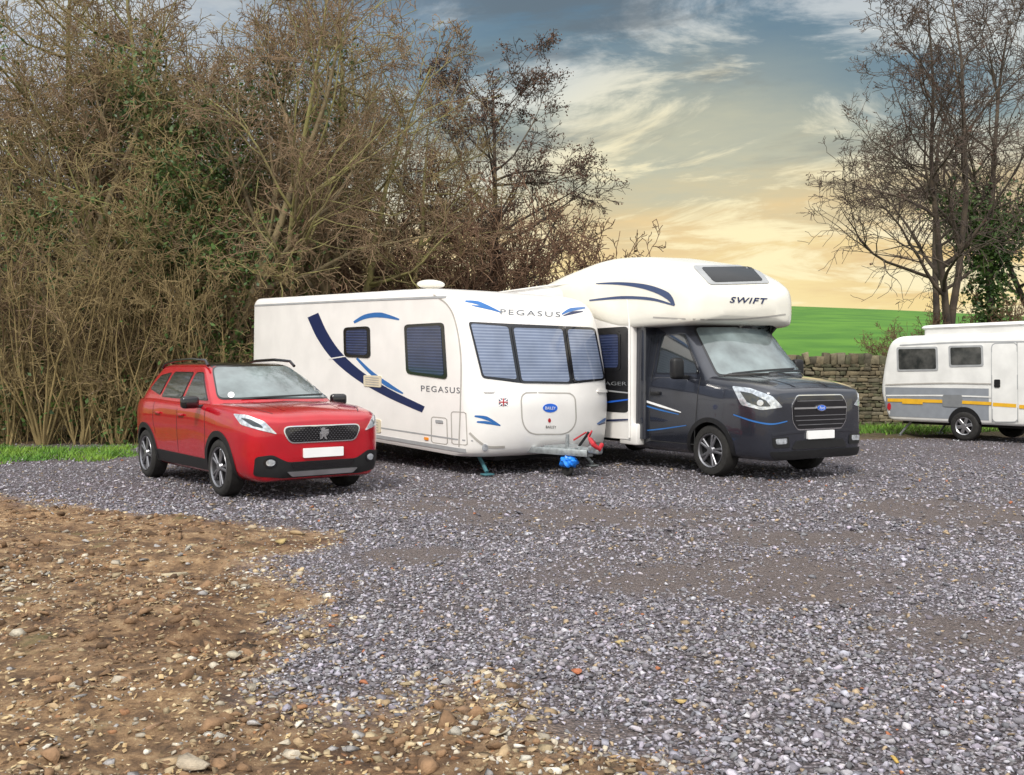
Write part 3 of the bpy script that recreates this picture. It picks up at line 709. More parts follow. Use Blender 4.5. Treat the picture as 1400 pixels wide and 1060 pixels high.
sh=[(5,18.6,S1,.95,'pale leafless hazel shrub at the left edge'),(60,18.8,S1,1.05,'pale leafless hazel shrub, second from the left edge'),(110,18.9,S1,.95,'pale leafless hazel shrub, third from the left edge'),(160,19.0,S1,.9,'pale leafless hazel shrub behind the rear of the red car'),
(225,19.4,S1,1.0,'leafless shrub behind the red car roof'),(290,19.8,S1,.95,'leafless shrub beside the caravan rear corner'),(45,20.2,S2,1.3,'tangled brown shrub behind the hazels near the left edge'),(185,20.6,S2,1.3,'tangled brown shrub behind the red car'),(330,21.0,S2,1.3,'tangled brown shrub hidden partly by the caravan'),
(590,25.4,S3,1.5,'reddish brown bush over the caravan roof, left of the leafy dark tree'),(650,25.0,S3,1.65,'reddish brown bush under the leafy dark tree, left of its trunk'),(705,25.2,S3,1.5,'reddish brown bush under the leafy dark tree, right of its trunk'),(745,25.6,S3,1.15,'reddish brown bush at the right end under the leafy dark tree'),(540,25.6,S2,1.6,'brown bush behind the caravan roof dome'),(610,26.6,S3,1.9,'taller reddish brown bush behind the others, above the caravan roof')]
for i,(px,Yd,pr,s,lb) in enumerate(sh): plant(pr,'shrub',(px-700)/F*Yd,Yd,i*1.3,s,lb,'shrub','leafless shrubs along the thicket')
plant(MT,'leafy_tree',(690-700)/F*27,27,.4,.96,'dark upright tree with brown dead leaf clusters against the sunset sky','tree')
plant(R1,'bare_tree',(1296-700)/F*27,27,2.4,1.0,'wide bare dark tree behind the wall, left one of the right-hand pair','tree',z=.3)
plant(R2,'ivy_tree',(1362-700)/F*27.6,27.6,2.2,1.0,'bare dark tree with ivy-covered trunk behind the small caravan','tree',z=.3)
plant(R1,'bare_tree',(1455-700)/F*28.5,28.5,3.9,.95,'bare dark tree cut by the right edge of the picture','tree',z=.3)
for px,Yd,s,lb in ((1215,26.6,.55,'dark brown bramble bush behind the wall, left one'),(1250,26.9,.7,'dark brown bramble bush behind the wall, right one'),(1315,27.2,.95,'dark bush at the foot of the right-hand trees')):
    plant(S3,'bush',(px-700)/F*Yd,Yd,px,s,lb,'bush','bushes behind the wall',z=.4)
# undergrowth and far wood
def stemmass(name,n,xr,yr,hr,mat,label,catg,seed,tw=6,rr=(.006,.012),arch=.25,rt=.006):
    R=random.Random(seed); segs=[]
    for k in range(n):
        y=R.uniform(*yr); p=Vector((R.uniform(*xr),y,0)); h=R.uniform(*hr)*R.uniform(.6,1); d=Vector((R.gauss(0,.25),R.gauss(0,.25),1)).normalized(); r=R.uniform(*rr)
        for i in range(6):
            d=(d+Vector((R.gauss(0,1),R.gauss(0,1),R.gauss(0,.6)))*arch*.6).normalized(); q=p+d*h/6; segs.append((p,q,r*(1-i/8),r*(1-(i+1)/8),0))
            for j in range(tw//3 if i else 0):
                e=(d*.5+Vector((R.gauss(0,1),R.gauss(0,1),R.gauss(.2,.7)))).normalized(); l=h*.12*R.uniform(.5,1.4); m_=q+e*l*.5; e2=(e+Vector((R.gauss(0,.4),R.gauss(0,.4),R.gauss(0,.4)))).normalized()
                segs.append((q,m_,rt,rt*.9,1)); segs.append((m_,m_+e2*l*.6,rt*.9,rt*.7,1))
            p=q
    V,Fi=tubes(segs,3); tag(nmesh(name,V,Fi,mat,smooth=True),label,catg,kind='stuff')
stemmass('undergrowth',1000,(-13.5,-2.5),(18.6,22.5),(.8,2.8),M['cane'],'tangle of pale bramble canes and saplings under the trees','undergrowth',31,tw=6,arch=.3)
stemmass('far_wood',1900,(-24,-4.2),(26.5,34),(4,13),M['twigf'],'hazy leafless wood seen through the trees at the left','wood',32,tw=12,rr=(.012,.03),rt=.010)
def leafmass(name,n,f,size,mat,label,catg):
    P=f(n); me=quads(P,size,mat,name); tag(link(bpy.data.objects.new(name,me)),label,catg,kind='stuff')
def ivf(n):
    c=np.array([((px-700)/F*Yd,Yd,1.42-(py-HZ)/F*Yd) for px,py,Yd in [(255,560,19.5),(300,500,20),(330,360,20.5),(370,350,21),(250,470,20),(90,390,19.8),(20,560,19),(150,560,19.2),(320,450,20),(30,480,20),(210,590,19),(300,330,20),(60,300,20),(270,180,21),(290,240,21)]])
    return c[rs.randint(0,len(c),n)]+rs.normal(0,1,(n,3))*np.array([.6,.5,.45])
leafmass('ivy_undergrowth',5200,ivf,.05,M['ivy'],'dark green ivy and bramble leaves low in the thicket','ivy')
def blades(name,n,poly,h,label):
    xs=[p[0] for p in poly]; ys=[p[1] for p in poly]; x=rs.uniform(min(xs),max(xs),n*3); y=rs.uniform(min(ys),max(ys),n*3)
    k=(sdf(x,y,poly)+fbm(x,y,1.5,3,2)*1.6<0); x=x[k][:n]; y=y[k][:n]; n=len(x); z=gheight(x,y)
    a=rs.uniform(0,6.28,n); hh=h*rs.uniform(.3,1.3,n); ln=rs.normal(0,.6,(n,2))*hh[:,None]; wd=.012
    p=np.stack([x,y,z],1); e=np.stack([np.cos(a)*wd,np.sin(a)*wd,0*a],1); t=p+np.stack([ln[:,0],ln[:,1],hh],1)
    V=np.stack([p-e,p+e,t],1); tag(nmesh(name,V,np.arange(n*3).reshape(n,3),M['grass']),label,'grass',kind='stuff')
blades('grass',6500,[gpx(-160,611),gpx(195,613),gpx(205,622),gpx(110,630),gpx(-160,638)],.09,'strip of bright green grass behind the red car at the left')
blades('grass',2500,[gpx(1165,584),gpx(1420,584),gpx(1420,590),gpx(1165,596)],.14,'strip of grass along the foot of the stone wall')
# ---------------------------------------------------------------- red car
def car():
    loc=(-2.71,11.49,0); a=rad(39)
    r=empty('parked_car',loc,a); tag(r,'red compact SUV with black roof rails parked left of the white caravan','car'); v=Veh(r,loc,a)
    st=[(-.895,[(0,.40),(.32,.40),(.39,.42),(.42,.52),(.42,.68),(.40,.76),(.34,.805),(0,.825)]),
    (-.872,[(0,.27),(.47,.27),(.55,.31),(.59,.5),(.59,.70),(.565,.82),(.50,.875),(0,.90)]),
    (-.80,[(0,.22),(.62,.22),(.70,.28),(.74,.48),(.745,.71),(.72,.855),(.64,.925),(0,.957)]),
    (-.66,[(0,.20),(.62,.20),(.77,.27),(.82,.5),(.825,.74),(.80,.90),(.70,.975),(0,1.005)]),
    (-.36,[(0,.20),(.62,.20),(.80,.27),(.86,.52),(.865,.76),(.84,.935),(.735,1.02),(0,1.05)]),
    (0,[(0,.20),(.62,.20),(.81,.27),(.87,.54),(.875,.78),(.85,.96),(.76,1.045),(0,1.078)]),
    (.30,[(0,.20),(.62,.20),(.81,.27),(.865,.54),(.87,.79),(.855,.965),(.775,1.055),(0,1.09)]),
    (.8,[(0,.20),(.62,.20),(.81,.27),(.855,.54),(.87,.80),(.86,.98),(.80,1.05),(0,1.09)]),
    (1.8,[(0,.20),(.62,.20),(.81,.27),(.855,.54),(.87,.82),(.86,1.0),(.80,1.06),(0,1.09)]),
    (2.54,[(0,.22),(.62,.22),(.81,.29),(.87,.56),(.885,.85),(.86,1.03),(.79,1.08),(0,1.1)]),
    (2.95,[(0,.26),(.60,.26),(.78,.33),(.83,.56),(.84,.85),(.81,1.03),(.74,1.08),(0,1.1)]),
    (3.2,[(0,.30),(.55,.30),(.70,.36),(.74,.58),(.75,.85),(.72,1.0),(.66,1.05),(0,1.07)]),
    (3.29,[(0,.40),(.45,.40),(.55,.45),(.58,.6),(.58,.8),(.55,.92),(.5,.96),(0,.98)])]
    body=v.add(yloft(st,4,3))
    gl=[(1.0,plan(.80,.06,3.12,.22,.10,.3)),(1.08,plan(.785,.16,3.08,.22,.10,.3)),(1.28,plan(.70,.50,2.97,.20,.10,.28)),(1.44,plan(.615,.82,2.84,.17,.10,.25)),(1.505,plan(.57,.98,2.74,.14,.1,.2)),(1.54,plan(.50,1.16,2.6,.12,.1,.2)),(1.555,plan(.36,1.42,2.35,.08,.1,.1))]
    green=v.add(zloft(gl,4))
    bo=obj('body',body,M['red'],r); cabin=obj('cabin',green,M['red'],r)
    cy=[(yy,.335,.365,sx*.52,sx*1.1) for yy in (0,2.54) for sx in (-1,1)]
    cut(bo,cy,M['black'])
    px=v.px
    window([(297,547),(289,501),(393,499),(458,545)],px,5,9,2.2,M['gloss'],M['screen'],r,off=.004,name='windscreen',thick=.004)
    obj('roof_panel',patch(rpoly([(-.53,.90),(.53,.90),(.50,2.6),(-.50,2.6)],.1),v.top,.1,.004,.004),M['gloss'],r)
    for poly in ([(.50,1.085),(1.30,1.09),(1.30,1.43),(1.06,1.43)],[(1.38,1.09),(2.15,1.10),(2.10,1.435),(1.38,1.43)],[(2.22,1.12),(2.72,1.20),(2.55,1.39),(2.18,1.43)]):
        window(poly,v.side(-1),.08,.05,.018,M['gloss'],M['glass'],r,off=.004,thick=.004,mir=True,name='side_window')
    hl=obj('headlight',patch(rpoly([(319,566),(338,568),(362,577),(379,594),(354,588),(330,581)],3),px,4,.008,.012),M['lamp'],r)
    dd=obj('lamp_insert',patch(rpoly([(330,572),(343,574),(358,582),(360,586),(346,583)],2),px,3,.012,.004),M['glass'],hl)
    h2=mirror(hl); mirror(dd,parent=h2)
    gs=obj('grille_surround',patch(rpoly([(-.46,.830),(.46,.830),(.485,.77),(.41,.635),(-.41,.635),(-.485,.77)],.06),v.front,.06,.008,.012),M['chrome'],r)
    gbm=patch(rpoly([(-.445,.817),(.445,.817),(.467,.768),(.397,.648),(-.397,.648),(-.467,.768)],.05),v.front,.06,.014,.006)
    go=obj('grille',gbm,M['gloss'],gs)
    st_=bmesh.new()
    for k in range(7):
        zz=.668+k*.022
        for j in range(-11,12):
            xx=j*.040+(k%2)*.020
            if abs(xx)<.37+min(zz-.65,.11)*.5:
                h=v.front(xx,zz)
                if h: addbox(st_,h[0]+Vector((0,-.017,0)),(.014,.006,.004))
    me=bpy.data.meshes.new('t'); st_.to_mesh(me); st_.free(); k0=len(go.data.polygons)
    b2=bmesh.new(); b2.from_mesh(go.data); b2.from_mesh(me); b2.to_mesh(go.data); b2.free(); go.data.materials.append(M['dalloy'])
    for i,p in enumerate(go.data.polygons): p.material_index=1 if i>=k0 else 0
    lion=[(-.02,.76),(-.045,.74),(-.03,.725),(-.055,.70),(-.03,.693),(-.025,.67),(-.05,.64),(-.02,.645),(-.005,.67),(.01,.64),(.035,.638),(.022,.66),(.02,.69),(.055,.70),(.047,.714),(.02,.712),(.055,.738),(.03,.744),(.012,.735),(.012,.758)]
    lion=[(x*1.1,.738+(z-.70)*1.1) for x,z in lion]
    obj('emblem',patch(lion,v.front,.03,.034,.014),M['chrome'],r,smooth=False)
    obj('lower_bumper',patch(rpoly([(-.76,.50),(-.60,.52),(-.48,.455),(-.42,.43),(.42,.43),(.48,.455),(.60,.52),(.76,.50),(.76,.29),(.48,.26),(-.48,.26),(-.76,.29)],.04),v.front,.05,.012,.02),M['black'],r)
    obj('skid_plate',patch(rpoly([(-.44,.325),(.44,.325),(.38,.275),(-.38,.275)],.015),v.front,.05,.03,.02),M['alloy'],r)
    obj('intake',patch(rpoly([(-.40,.42),(.40,.42),(.36,.345),(-.36,.345)],.02),v.front,.05,.016,.01),M['gloss'],r)
    obj('number_plate',patch(rpoly([(-.25,.575),(.25,.575),(.25,.470),(-.25,.470)],.01),v.front,.06,.026,.02),M['plate'],r)
    fr=obj('fog_surround',patch(circ(-.62,.435,.07,.058),v.front,.03,.018,.012),M['gloss'],r); f2=mirror(fr)
    fg=obj('fog_light',patch(circ(-.62,.435,.045,.036),v.front,.03,.026,.012),M['lamp'],fr); mirror(fg,parent=f2)
    for yy in (0,2.54):
        w_=obj('wheel_arch',arcband(yy,.335,.352,.42,-.25,math.pi+.25,v.side(-1),.014,.03),M['black'],r); mirror(w_)
    sl=obj('sill_trim',patch(rpoly([(.40,.40),(2.14,.42),(2.14,.27),(.40,.27)],.03),v.side(-1),.15,.012,.02),M['black'],r); mirror(sl)
    for pts in ([(.44,.42),(.40,.7),(.43,1.0)],[(1.34,.43),(1.34,.7),(1.34,1.06)],[(2.13,.62),(2.2,.8),(2.2,1.04)]):
        o=obj('door_gap',ribbon(pts,.010,v.side(-1),.002),M['seam'],r); mirror(o)
    for yy in (1.18,2.02):
        d=obj('door_handle',box((-.885,yy,.90),(.035,.19,.028),None,.01),M['red'],r); mirror(d)
    o=obj('bonnet_gap',ribbon([(-.70,.26),(-.69,-.1),(-.64,-.5),(-.54,-.74)],.010,v.top,.002),M['seam'],r); mirror(o)
    o=obj('bonnet_crease',ribbon([(-.42,.20),(-.40,-.2),(-.36,-.66)],.03,v.top,.004),M['red'],r); mirror(o)
    mm=box((-.99,.56,1.07),(.22,.11,.15),Matrix.Rotation(.15,3,'Z'),.045,3); addbox(mm,(-.86,.58,1.02),(.14,.05,.04),None,.01)
    mo=obj('wing_mirror',mm,M['gloss'],r); mirror(mo)
    rl=obj('roof_rail',tube([(-.585,1.02,1.51),(-.575,1.12,1.575),(-.57,1.6,1.60),(-.57,2.2,1.59),(-.575,2.58,1.55),(-.58,2.68,1.49)],.02),M['gloss'],r); mirror(rl)
    obj('tax_disc',patch(circ(316,541,4.5,4),px,4,.012,.002),M['plate'],r)
    obj('wiper',ribbon([(330,546),(385,543),(440,540)],1.6,px,.016),M['black'],r)
    for yy in (0,2.54):
        for sx in (-1,1): wheel(r,sx*.865,yy,.333,.215,sx,M['dalloy'],5,.70)
car()
# ---------------------------------------------------------------- big caravan
def caravan():
    hw=1.33; a=rad(39); loc=(-.635+hw*.777,12.9+hw*.629,0); rx=rad(2.0)
    r=empty('touring_caravan',loc,a,rx); tag(r,'large white touring caravan with navy swoosh, parked between the red car and the motorhome','caravan'); v=Veh(r,loc,a,rx)
    L=7.0
    def lv(z,dw,yf,bow,rf,yr=L,rr=.12): return (z,plan(hw+dw,yf,yr,bow,rf,rr,3.2))
    body=v.add(zloft([lv(.27,-.03,-.14,.24,.22,6.95),lv(.34,-.005,-.26,.26,.22),lv(.62,0,-.35,.31,.20),lv(.95,0,-.36,.31,.18),lv(1.22,0,-.31,.30,.17),lv(1.45,0,-.25,.28,.16),lv(1.85,0,-.13,.26,.15),lv(2.15,0,-.02,.24,.15),lv(2.33,0,.09,.23,.16),lv(2.46,0,.23,.23,.18),lv(2.53,-.015,.39,.21,.2,6.98),lv(2.585,-.05,.64,.2,.2,6.95),lv(2.61,-.14,.95,.2,.2,6.9),lv(2.625,-.5,1.4,.1,.2,6.6)],3))
    obj('body',body,M['white'],r)
    px=v.px; sd=v.side(-1)
    obj('window_band',patch(rpoly([(640,440),(700,443),(770,446),(813,448),(827,520),(781,525),(711,524),(659,517)],7),px,4,.004,.004),M['gloss'],r)
    for poly in ([(640,440),(696,445),(709,522),(659,517)],[(698,446),(770,448),(781,525),(711,524)],[(772,448),(813,449),(827,520),(783,524)]):
        window(poly,px,4,5,2.6,M['gloss'],M['blind'],r,off=.012,thick=.03,name='front_window')
    for poly in ([(553,444),(607,441),(612,519),(556,511)],[(470,448),(506,446),(507,490),(471,488)]):
        window(poly,px,4,6,4.0,M['gloss'],M['blindd'],r,off=.012,thick=.03,name='side_window')
    for y0,y1 in ((.6,1.7),(2.6,3.4),(4.6,5.8)):
        window([(y0,1.35),(y1,1.35),(y1,2.05),(y0,2.05)],v.side(1),.1,.08,.05,M['gloss'],M['blindd'],r,off=.012,thick=.03,name='side_window')
    S=[('swoosh',[(428,431),(441,459),(461,487),(492,514),(532,538),(579,560)],[16,16,15,13,11,9],'navy'),('swoosh',[(484,441),(500,433),(521,431),(546,437)],[3,6,7,2],'blue'),('swoosh',[(488,490),(508,510),(530,526),(551,538)],[3,5,6,2],'blue'),
    ('front_stripe',[(636,412),(655,415),(684,427)],[2,5,1.5],'blue'),('front_stripe',[(645,418),(665,421),(684,427)],[1,4,1],'blue'),('front_stripe',[(768,430),(780,424),(800,421)],[1.5,5,2],'blue'),('front_stripe',[(770,432),(783,428),(797,426)],[1,4,1],'navy'),
    ('front_stripe',[(649,569),(665,572),(684,582)],[2,5,1.5],'blue'),('front_stripe',[(652,577),(666,578),(684,582)],[2,4,1],'blue'),('front_stripe',[(816,580),(830,573),(847,571)],[1.5,5,2],'blue'),('front_stripe',[(818,581),(832,577),(847,577)],[1.5,3,2],'navy')]
    for nm,p,w_,mt in S: obj(nm,ribbon(p,w_,px,.004,n=10),M[mt],r)
    obj('swoosh_gap',ribbon([(449,491),(474,487)],1.5,px,.0065),M['white'],r)
    lettering('PEGASUS',[(684,423),(766,427),(766,434),(684,430)],px,M['greytext'],r,.006,spacing=1.25)
    lettering('PEGASUS',[(576,527),(629,530),(629,538),(576,535)],px,M['greytext'],r,.006,spacing=1.2)
    ring=rpoly([(712,537),(786,538),(788,580),(775,594),(725,594),(714,580)],12); 
    obj('locker_gap',ribbon(ring+[ring[0]],1.8,px,.003,n=2),M['seamw'],r)
    obj('emblem',patch(circ(752,558,10,6),px,3,.006,.004),M['bluebright'],r)
    lettering('BAILEY',[(745,556),(759,556.5),(759,560),(745,560)],px,M['plate'],r,.010)
    obj('red_sticker',patch(circ(751,575,2,3),px,3,.006,.002),M['redplastic'],r)
    lettering('BAILEY',[(746,582),(760,582.4),(760,586),(746,585.6)],px,M['black'],r,.008)
    fl=obj('flag_sticker',patch([(682,545),(694,545),(694,555),(682,555)],px,3,.005,.002),M['navy'],r)
    for p,w_,mt in (([(682,545),(694,555)],1.5,'plate'),([(682,555),(694,545)],1.5,'plate'),([(682,550),(694,550)],2.8,'plate'),([(688,545),(688,555)],2.8,'plate')): obj('flag_cross',ribbon(p,w_,px,.0075),M[mt],fl)
    for p in ([(682,550),(694,550)],[(688,545),(688,555)]): obj('flag_cross',ribbon(p,1.6,px,.010),M['redplastic'],fl)
    for x0 in (665,820): obj('grab_handle',patch(rpoly([(x0-4,533),(x0+10,533),(x0+10,537),(x0-4,537)],2),px,3,.02,.02),M['white'],r)
    for q in ([(498,513),(522,514),(522,530),(498,528)],[(503,572),(521,574),(521,592),(503,590)]):
        o=obj('vent',patch(rpoly(q,2),px,4,.014,.016),M['vent'],r)
        for k in range(1,5):
            t=k/5; A=Vector(q[0]).lerp(Vector(q[3]),t)+Vector((3,0)); B=Vector(q[1]).lerp(Vector(q[2]),t)-Vector((3,0)); obj('slat',ribbon([tuple(A),tuple(B)],1.2,px,.018),M['seamw'],o)
    for q in ([(590,570),(611,572),(612,608),(590,605)],[(617,563),(637,564),(639,609),(618,607)]):
        rr_=rpoly(q,4); obj('hatch_gap',ribbon(rr_+[rr_[0]],1.3,px,.003,n=2),M['seamw'],r)
    obj('hatch_latch',patch(rpoly([(596,574),(606,575),(606,579),(596,578)],1),px,3,.012,.012),M['lgrey'],r)
    obj('lower_trim',ribbon([(-.05,.50),(3,.50),(6.9,.50)],.02,sd,.004,n=14),M['lgrey'],r)
    obj('skirt_rail',ribbon([(.05,.36),(3,.36),(6.9,.36)],.05,sd,.010,n=14,thick=.01),M['lgrey'],r)
    for yy in (.9,4.2,6.6): obj('side_marker',patch(rpoly([(yy,.425),(yy+.1,.425),(yy+.1,.465),(yy,.465)],.01),sd,.05,.014,.014),M['amber'],r)
    for q in ((663,612),(843,600)): obj('front_marker',patch(circ(q[0],q[1],4,5),px,3,.012,.012),M['lamp'],r)
    obj('corner_moulding',ribbon([(642,592),(655,604),(668,611),(690,611)],3,px,.006),M['seamw'],r)
    obj('corner_moulding',ribbon([(848,588),(838,599),(825,605),(806,606)],3,px,.006),M['seamw'],r)
    obj('awning_rail',ribbon([(6.9,2.47),(3,2.47),(.55,2.46)],.03,sd,.008,n=12,thick=.008),M['lgrey'],r)
    obj('corner_trim',ribbon([(.16,.40),(.14,1.0),(.16,1.6),(.30,2.1),(.5,2.35),(.85,2.5)],.022,sd,.006,n=8),M['seamw'],r)
    obj('rooflight',box((-.1,3.3,2.655),(.7,.7,.08),None,.03),M['lgrey'],r)
    obj('rooflight',box((.1,5.2,2.65),(.45,.45,.07),None,.03),M['lgrey'],r)
    bm=bmesh.new(); bmesh.ops.create_uvsphere(bm,u_segments=24,v_segments=12,radius=1); bmesh.ops.scale(bm,vec=(.22,.22,.07),verts=bm.verts); bmesh.ops.translate(bm,vec=(-.60,2.0,2.735),verts=bm.verts)
    ae=obj('aerial_dome',bm,M['cream'],r); obj('aerial_mast',tube([(-.60,2.0,2.58),(-.60,2.0,2.72)],.035),M['white'],ae)
    obj('chassis',box((0,3.1,.23),(1.5,6.0,.10),None,.01),M['black'],r)
    for sx in (-1,1): wheel(r,sx*1.29,3.6,.30,.19,sx,M['alloy'],6,.62,False,.075)
    hb=bmesh.new()
    for sx in (-1,1): addbox(hb,(sx*.25,-.55,.36),(.07,1.05,.09),Matrix.Rotation(-sx*.44,3,'Z'),.008)
    hi=obj('tow_frame',hb,M['galv'],r)
    h2=tube([(0,-.80,.40),(0,-1.06,.41)],.04); addbox(h2,(0,-1.14,.42),(.12,.20,.11),None,.03,3); obj('coupling_head',h2,M['galv'],hi)
    obj('hitch_lock',tube([(.05,-1.06,.50),(-.06,-1.10,.56),(-.1,-1.2,.50),(-.02,-1.24,.44),(.08,-1.18,.49)],.032),M['redplastic'],r)
    obj('hand_brake',tube([(.02,-.80,.44),(.05,-.90,.58),(.06,-.94,.64)],.02),M['black'],hi)
    obj('breakaway_cable',tube([(.1,-.6,.5),(.16,-.78,.62),(.12,-.9,.58),(.06,-1.0,.66),(-.03,-1.03,.6),(-.04,-1.08,.5)],.012),M['redplastic'],r)
    obj('cover_panel',patch(rpoly([(-.30,-.40),(.30,-.40),(.10,-.84),(-.10,-.84)],.03),lambda u,w2:(Vector((u,w2,.425)),Vector((0,0,1)),1),.2,0,.02),M['galv'],hi)
    obj('jockey_post',tube([(-.13,-.72,.12),(-.13,-.72,.60)],.025),M['galv'],r)
    obj('jockey_wheel',lathex([(-.035,.001),(-.035,.08),(-.02,.095),(.02,.095),(.035,.08),(.035,.001)],(-.13,-.74,.12),24),M['rubber'],r)
    bm=bmesh.new(); bmesh.ops.create_icosphere(bm,subdivisions=3,radius=1)
    for q in bm.verts:
        n=q.co.copy(); f=1+.22*math.sin(n.x*7+n.z*5)*math.cos(n.y*6); q.co=Vector((n.x*.13*f-.13,n.y*.12*f-.76,n.z*.085*f+.225))
    obj('blue_cover',bm,M['bluebag'],r)
    for sx in (-1,1):
        sb=tube([(sx*.95,.25,.30),(sx*1.0,-.05,.06)],.028); addbox(sb,(sx*1.0,-.06,.03),(.16,.12,.02),None,.004); obj('corner_steady',sb,M['teal'] if sx<0 else M['galv'],r)
        sb=tube([(sx*.85,6.3,.30),(sx*.90,6.6,-.18)],.028); obj('corner_steady',sb,M['galv'],r)
caravan()
# ---------------------------------------------------------------- motorhome
def motorhome():
    loc=(3.56,13.57,0); a=rad(32)
    r=empty('motorhome',loc,a); tag(r,'white coachbuilt motorhome with dark grey cab, parked right of the large caravan','motorhome'); v=Veh(r,loc,a)
    b=.27
    st=[(-1.03,[(0,.40),(.56,.40),(.64,.42),(.68,.6),(.68,.92),(.665,1.05),(.60,1.09),(0,1.11)]),
    (-1.01,[(0,.30),(.70,.30),(.78,.35),(.82,.6),(.82,.95),(.795,1.11),(.73,1.155),(0,1.18)]),
    (-.91,[(0,b),(.78,b),(.895,.33),(.925,.6),(.92,.96),(.90,1.15),(.84,1.21),(0,1.24)]),
    (-.72,[(0,b),(.80,b),(.945,.34),(.98,.62),(.975,.98),(.95,1.20),(.88,1.265),(0,1.305)]),
    (-.42,[(0,b),(.80,b),(.97,.34),(1.0,.65),(1.0,.99),(.975,1.235),(.895,1.32),(0,1.365)]),
    (-.08,[(0,b),(.80,b),(.98,.34),(1.02,.66),(1.02,.99),(.99,1.255),(.91,1.36),(0,1.405)]),
    (.3,[(0,b),(.80,b),(.98,.34),(1.02,.66),(1.02,1.0),(1.0,1.27),(.93,1.39),(0,1.43)]),
    (1.0,[(0,b),(.80,b),(.98,.34),(1.02,.66),(1.02,1.0),(1.0,1.28),(.94,1.40),(0,1.44)]),
    (1.7,[(0,b),(.80,b),(.98,.34),(1.02,.66),(1.02,1.0),(1.0,1.28),(.94,1.40),(0,1.44)])]
    cab=v.add(yloft(st,4,3))
    gl=[(1.30,plan(.985,-.22,1.7,.20,.14,.05)),(1.40,plan(.97,-.14,1.7,.20,.14,.05)),(1.75,plan(.90,.17,1.7,.18,.13,.05)),(2.1,plan(.83,.48,1.7,.15,.12,.05)),(2.3,plan(.80,.64,1.7,.14,.12,.05))]
    gh=v.add(zloft(gl,4))
    hab=zloft([(.42,plan(1.15,1.48,6.3,.02,.06,.1)),(2.70,plan(1.16,1.48,6.3,.02,.06,.1)),(2.84,plan(1.14,1.52,6.28,.02,.1,.1)),(2.90,plan(1.0,1.6,6.2,.02,.1,.1))],3); v.add(hab)
    ls=[(.22,[(0,2.25),(.45,2.25),(.52,2.27),(.55,2.34),(.55,2.42),(.52,2.47),(.45,2.49),(0,2.51)]),
    (.27,[(0,2.17),(.75,2.17),(.84,2.19),(.88,2.30),(.88,2.43),(.84,2.54),(.74,2.60),(0,2.63)]),
    (.40,[(0,2.12),(.92,2.12),(1.02,2.15),(1.05,2.31),(1.05,2.50),(1.0,2.67),(.86,2.74),(0,2.78)]),
    (.70,[(0,2.10),(1.0,2.10),(1.09,2.13),(1.125,2.32),(1.125,2.57),(1.06,2.80),(.90,2.91),(0,2.95)]),
    (1.1,[(0,2.10),(1.05,2.10),(1.13,2.13),(1.165,2.32),(1.165,2.63),(1.09,2.95),(.90,3.07),(0,3.11)]),
    (1.6,[(0,2.10),(1.08,2.10),(1.16,2.13),(1.185,2.32),(1.185,2.70),(1.10,3.07),(.88,3.18),(0,3.22)]),
    (2.3,[(0,2.2),(1.08,2.2),(1.16,2.25),(1.185,2.42),(1.185,2.76),(1.08,3.11),(.86,3.22),(0,3.26)]),
    (3.2,[(0,2.5),(1.0,2.5),(1.1,2.53),(1.165,2.62),(1.165,2.80),(1.04,3.05),(.8,3.13),(0,3.15)]),
    (4.4,[(0,2.7),(.8,2.7),(.9,2.72),(1.0,2.76),(1.0,2.82),(.9,2.90),(.7,2.93),(0,2.95)])]
    lut=yloft(ls,4,3); v.add(lut)
    bo=obj('cab',cab,M['dark'],r); obj('cab_roof',gh,M['dark'],r); hb=obj('living_box',hab,M['white'],r); obj('overcab',lut,M['cream'],r)
    cut(bo,[(0,.36,.40,sx*.6,sx*1.2) for sx in (-1,1)],M['black'])
    cut(hb,[(3.95,.36,.40,sx*.7,sx*1.3) for sx in (-1,1)],M['black'])
    px=v.px; sd=v.side(-1)
    window([(946,446),(1060,445),(1118,513),(980,515)],px,5,8,2.5,M['gloss'],M['screen'],r,off=.004,thick=.004,name='windscreen')
    window([(.22,1.40),(1.16,1.40),(1.16,1.98),(.66,1.98)],sd,.08,.06,.02,M['gloss'],M['glass'],r,off=.004,thick=.004,mir=True,name='door_window')
    gs=obj('grille_surround',patch(rpoly([(-.44,1.13),(.44,1.13),(.545,1.0),(.525,.77),(.43,.665),(-.43,.665),(-.525,.77),(-.545,1.0)],.04),v.front,.06,.008,.02),M['chrome'],r)
    obj('grille',patch(rpoly([(-.431,1.115),(.431,1.115),(.527,.995),(.507,.778),(.422,.681),(-.422,.681),(-.507,.778),(-.527,.995)],.035),v.front,.06,.016,.006),M['gloss'],gs)
    for z,ww in ((.735,.44),(.795,.48),(.855,.495),(1.05,.45)): obj('grille_bar',ribbon([(-ww,z),(0,z),(ww,z)],.009,v.front,.024,n=5,thick=.01),M['dalloy'],gs)
    obj('grille_bar',ribbon([(-.51,.955),(0,.955),(.51,.955)],.022,v.front,.026,n=5,thick=.012),M['alloy'],gs)
    em=obj('emblem',patch(circ(0,.955,.09,.043,28),v.front,.03,.038,.02),M['chrome'],r)
    obj('emblem_field',patch(circ(0,.955,.080,.035,28),v.front,.03,.042,.004),M['bluebright'],em)
    lettering('Ford',[(-.05,.976),(.05,.976),(.05,.936),(-.05,.936)],v.front,M['plate'],em,.046,shear=.2)
    hl=obj('headlight',patch(rpoly([(1001,528),(1026,531),(1056,542),(1070,557),(1042,561),(1014,554)],3),px,4,.008,.012),M['lamp'],r)
    dd=obj('lamp_insert',patch(rpoly([(1012,535),(1028,538),(1048,548),(1054,556),(1038,556),(1022,550)],2),px,3,.013,.004),M['glass'],hl)
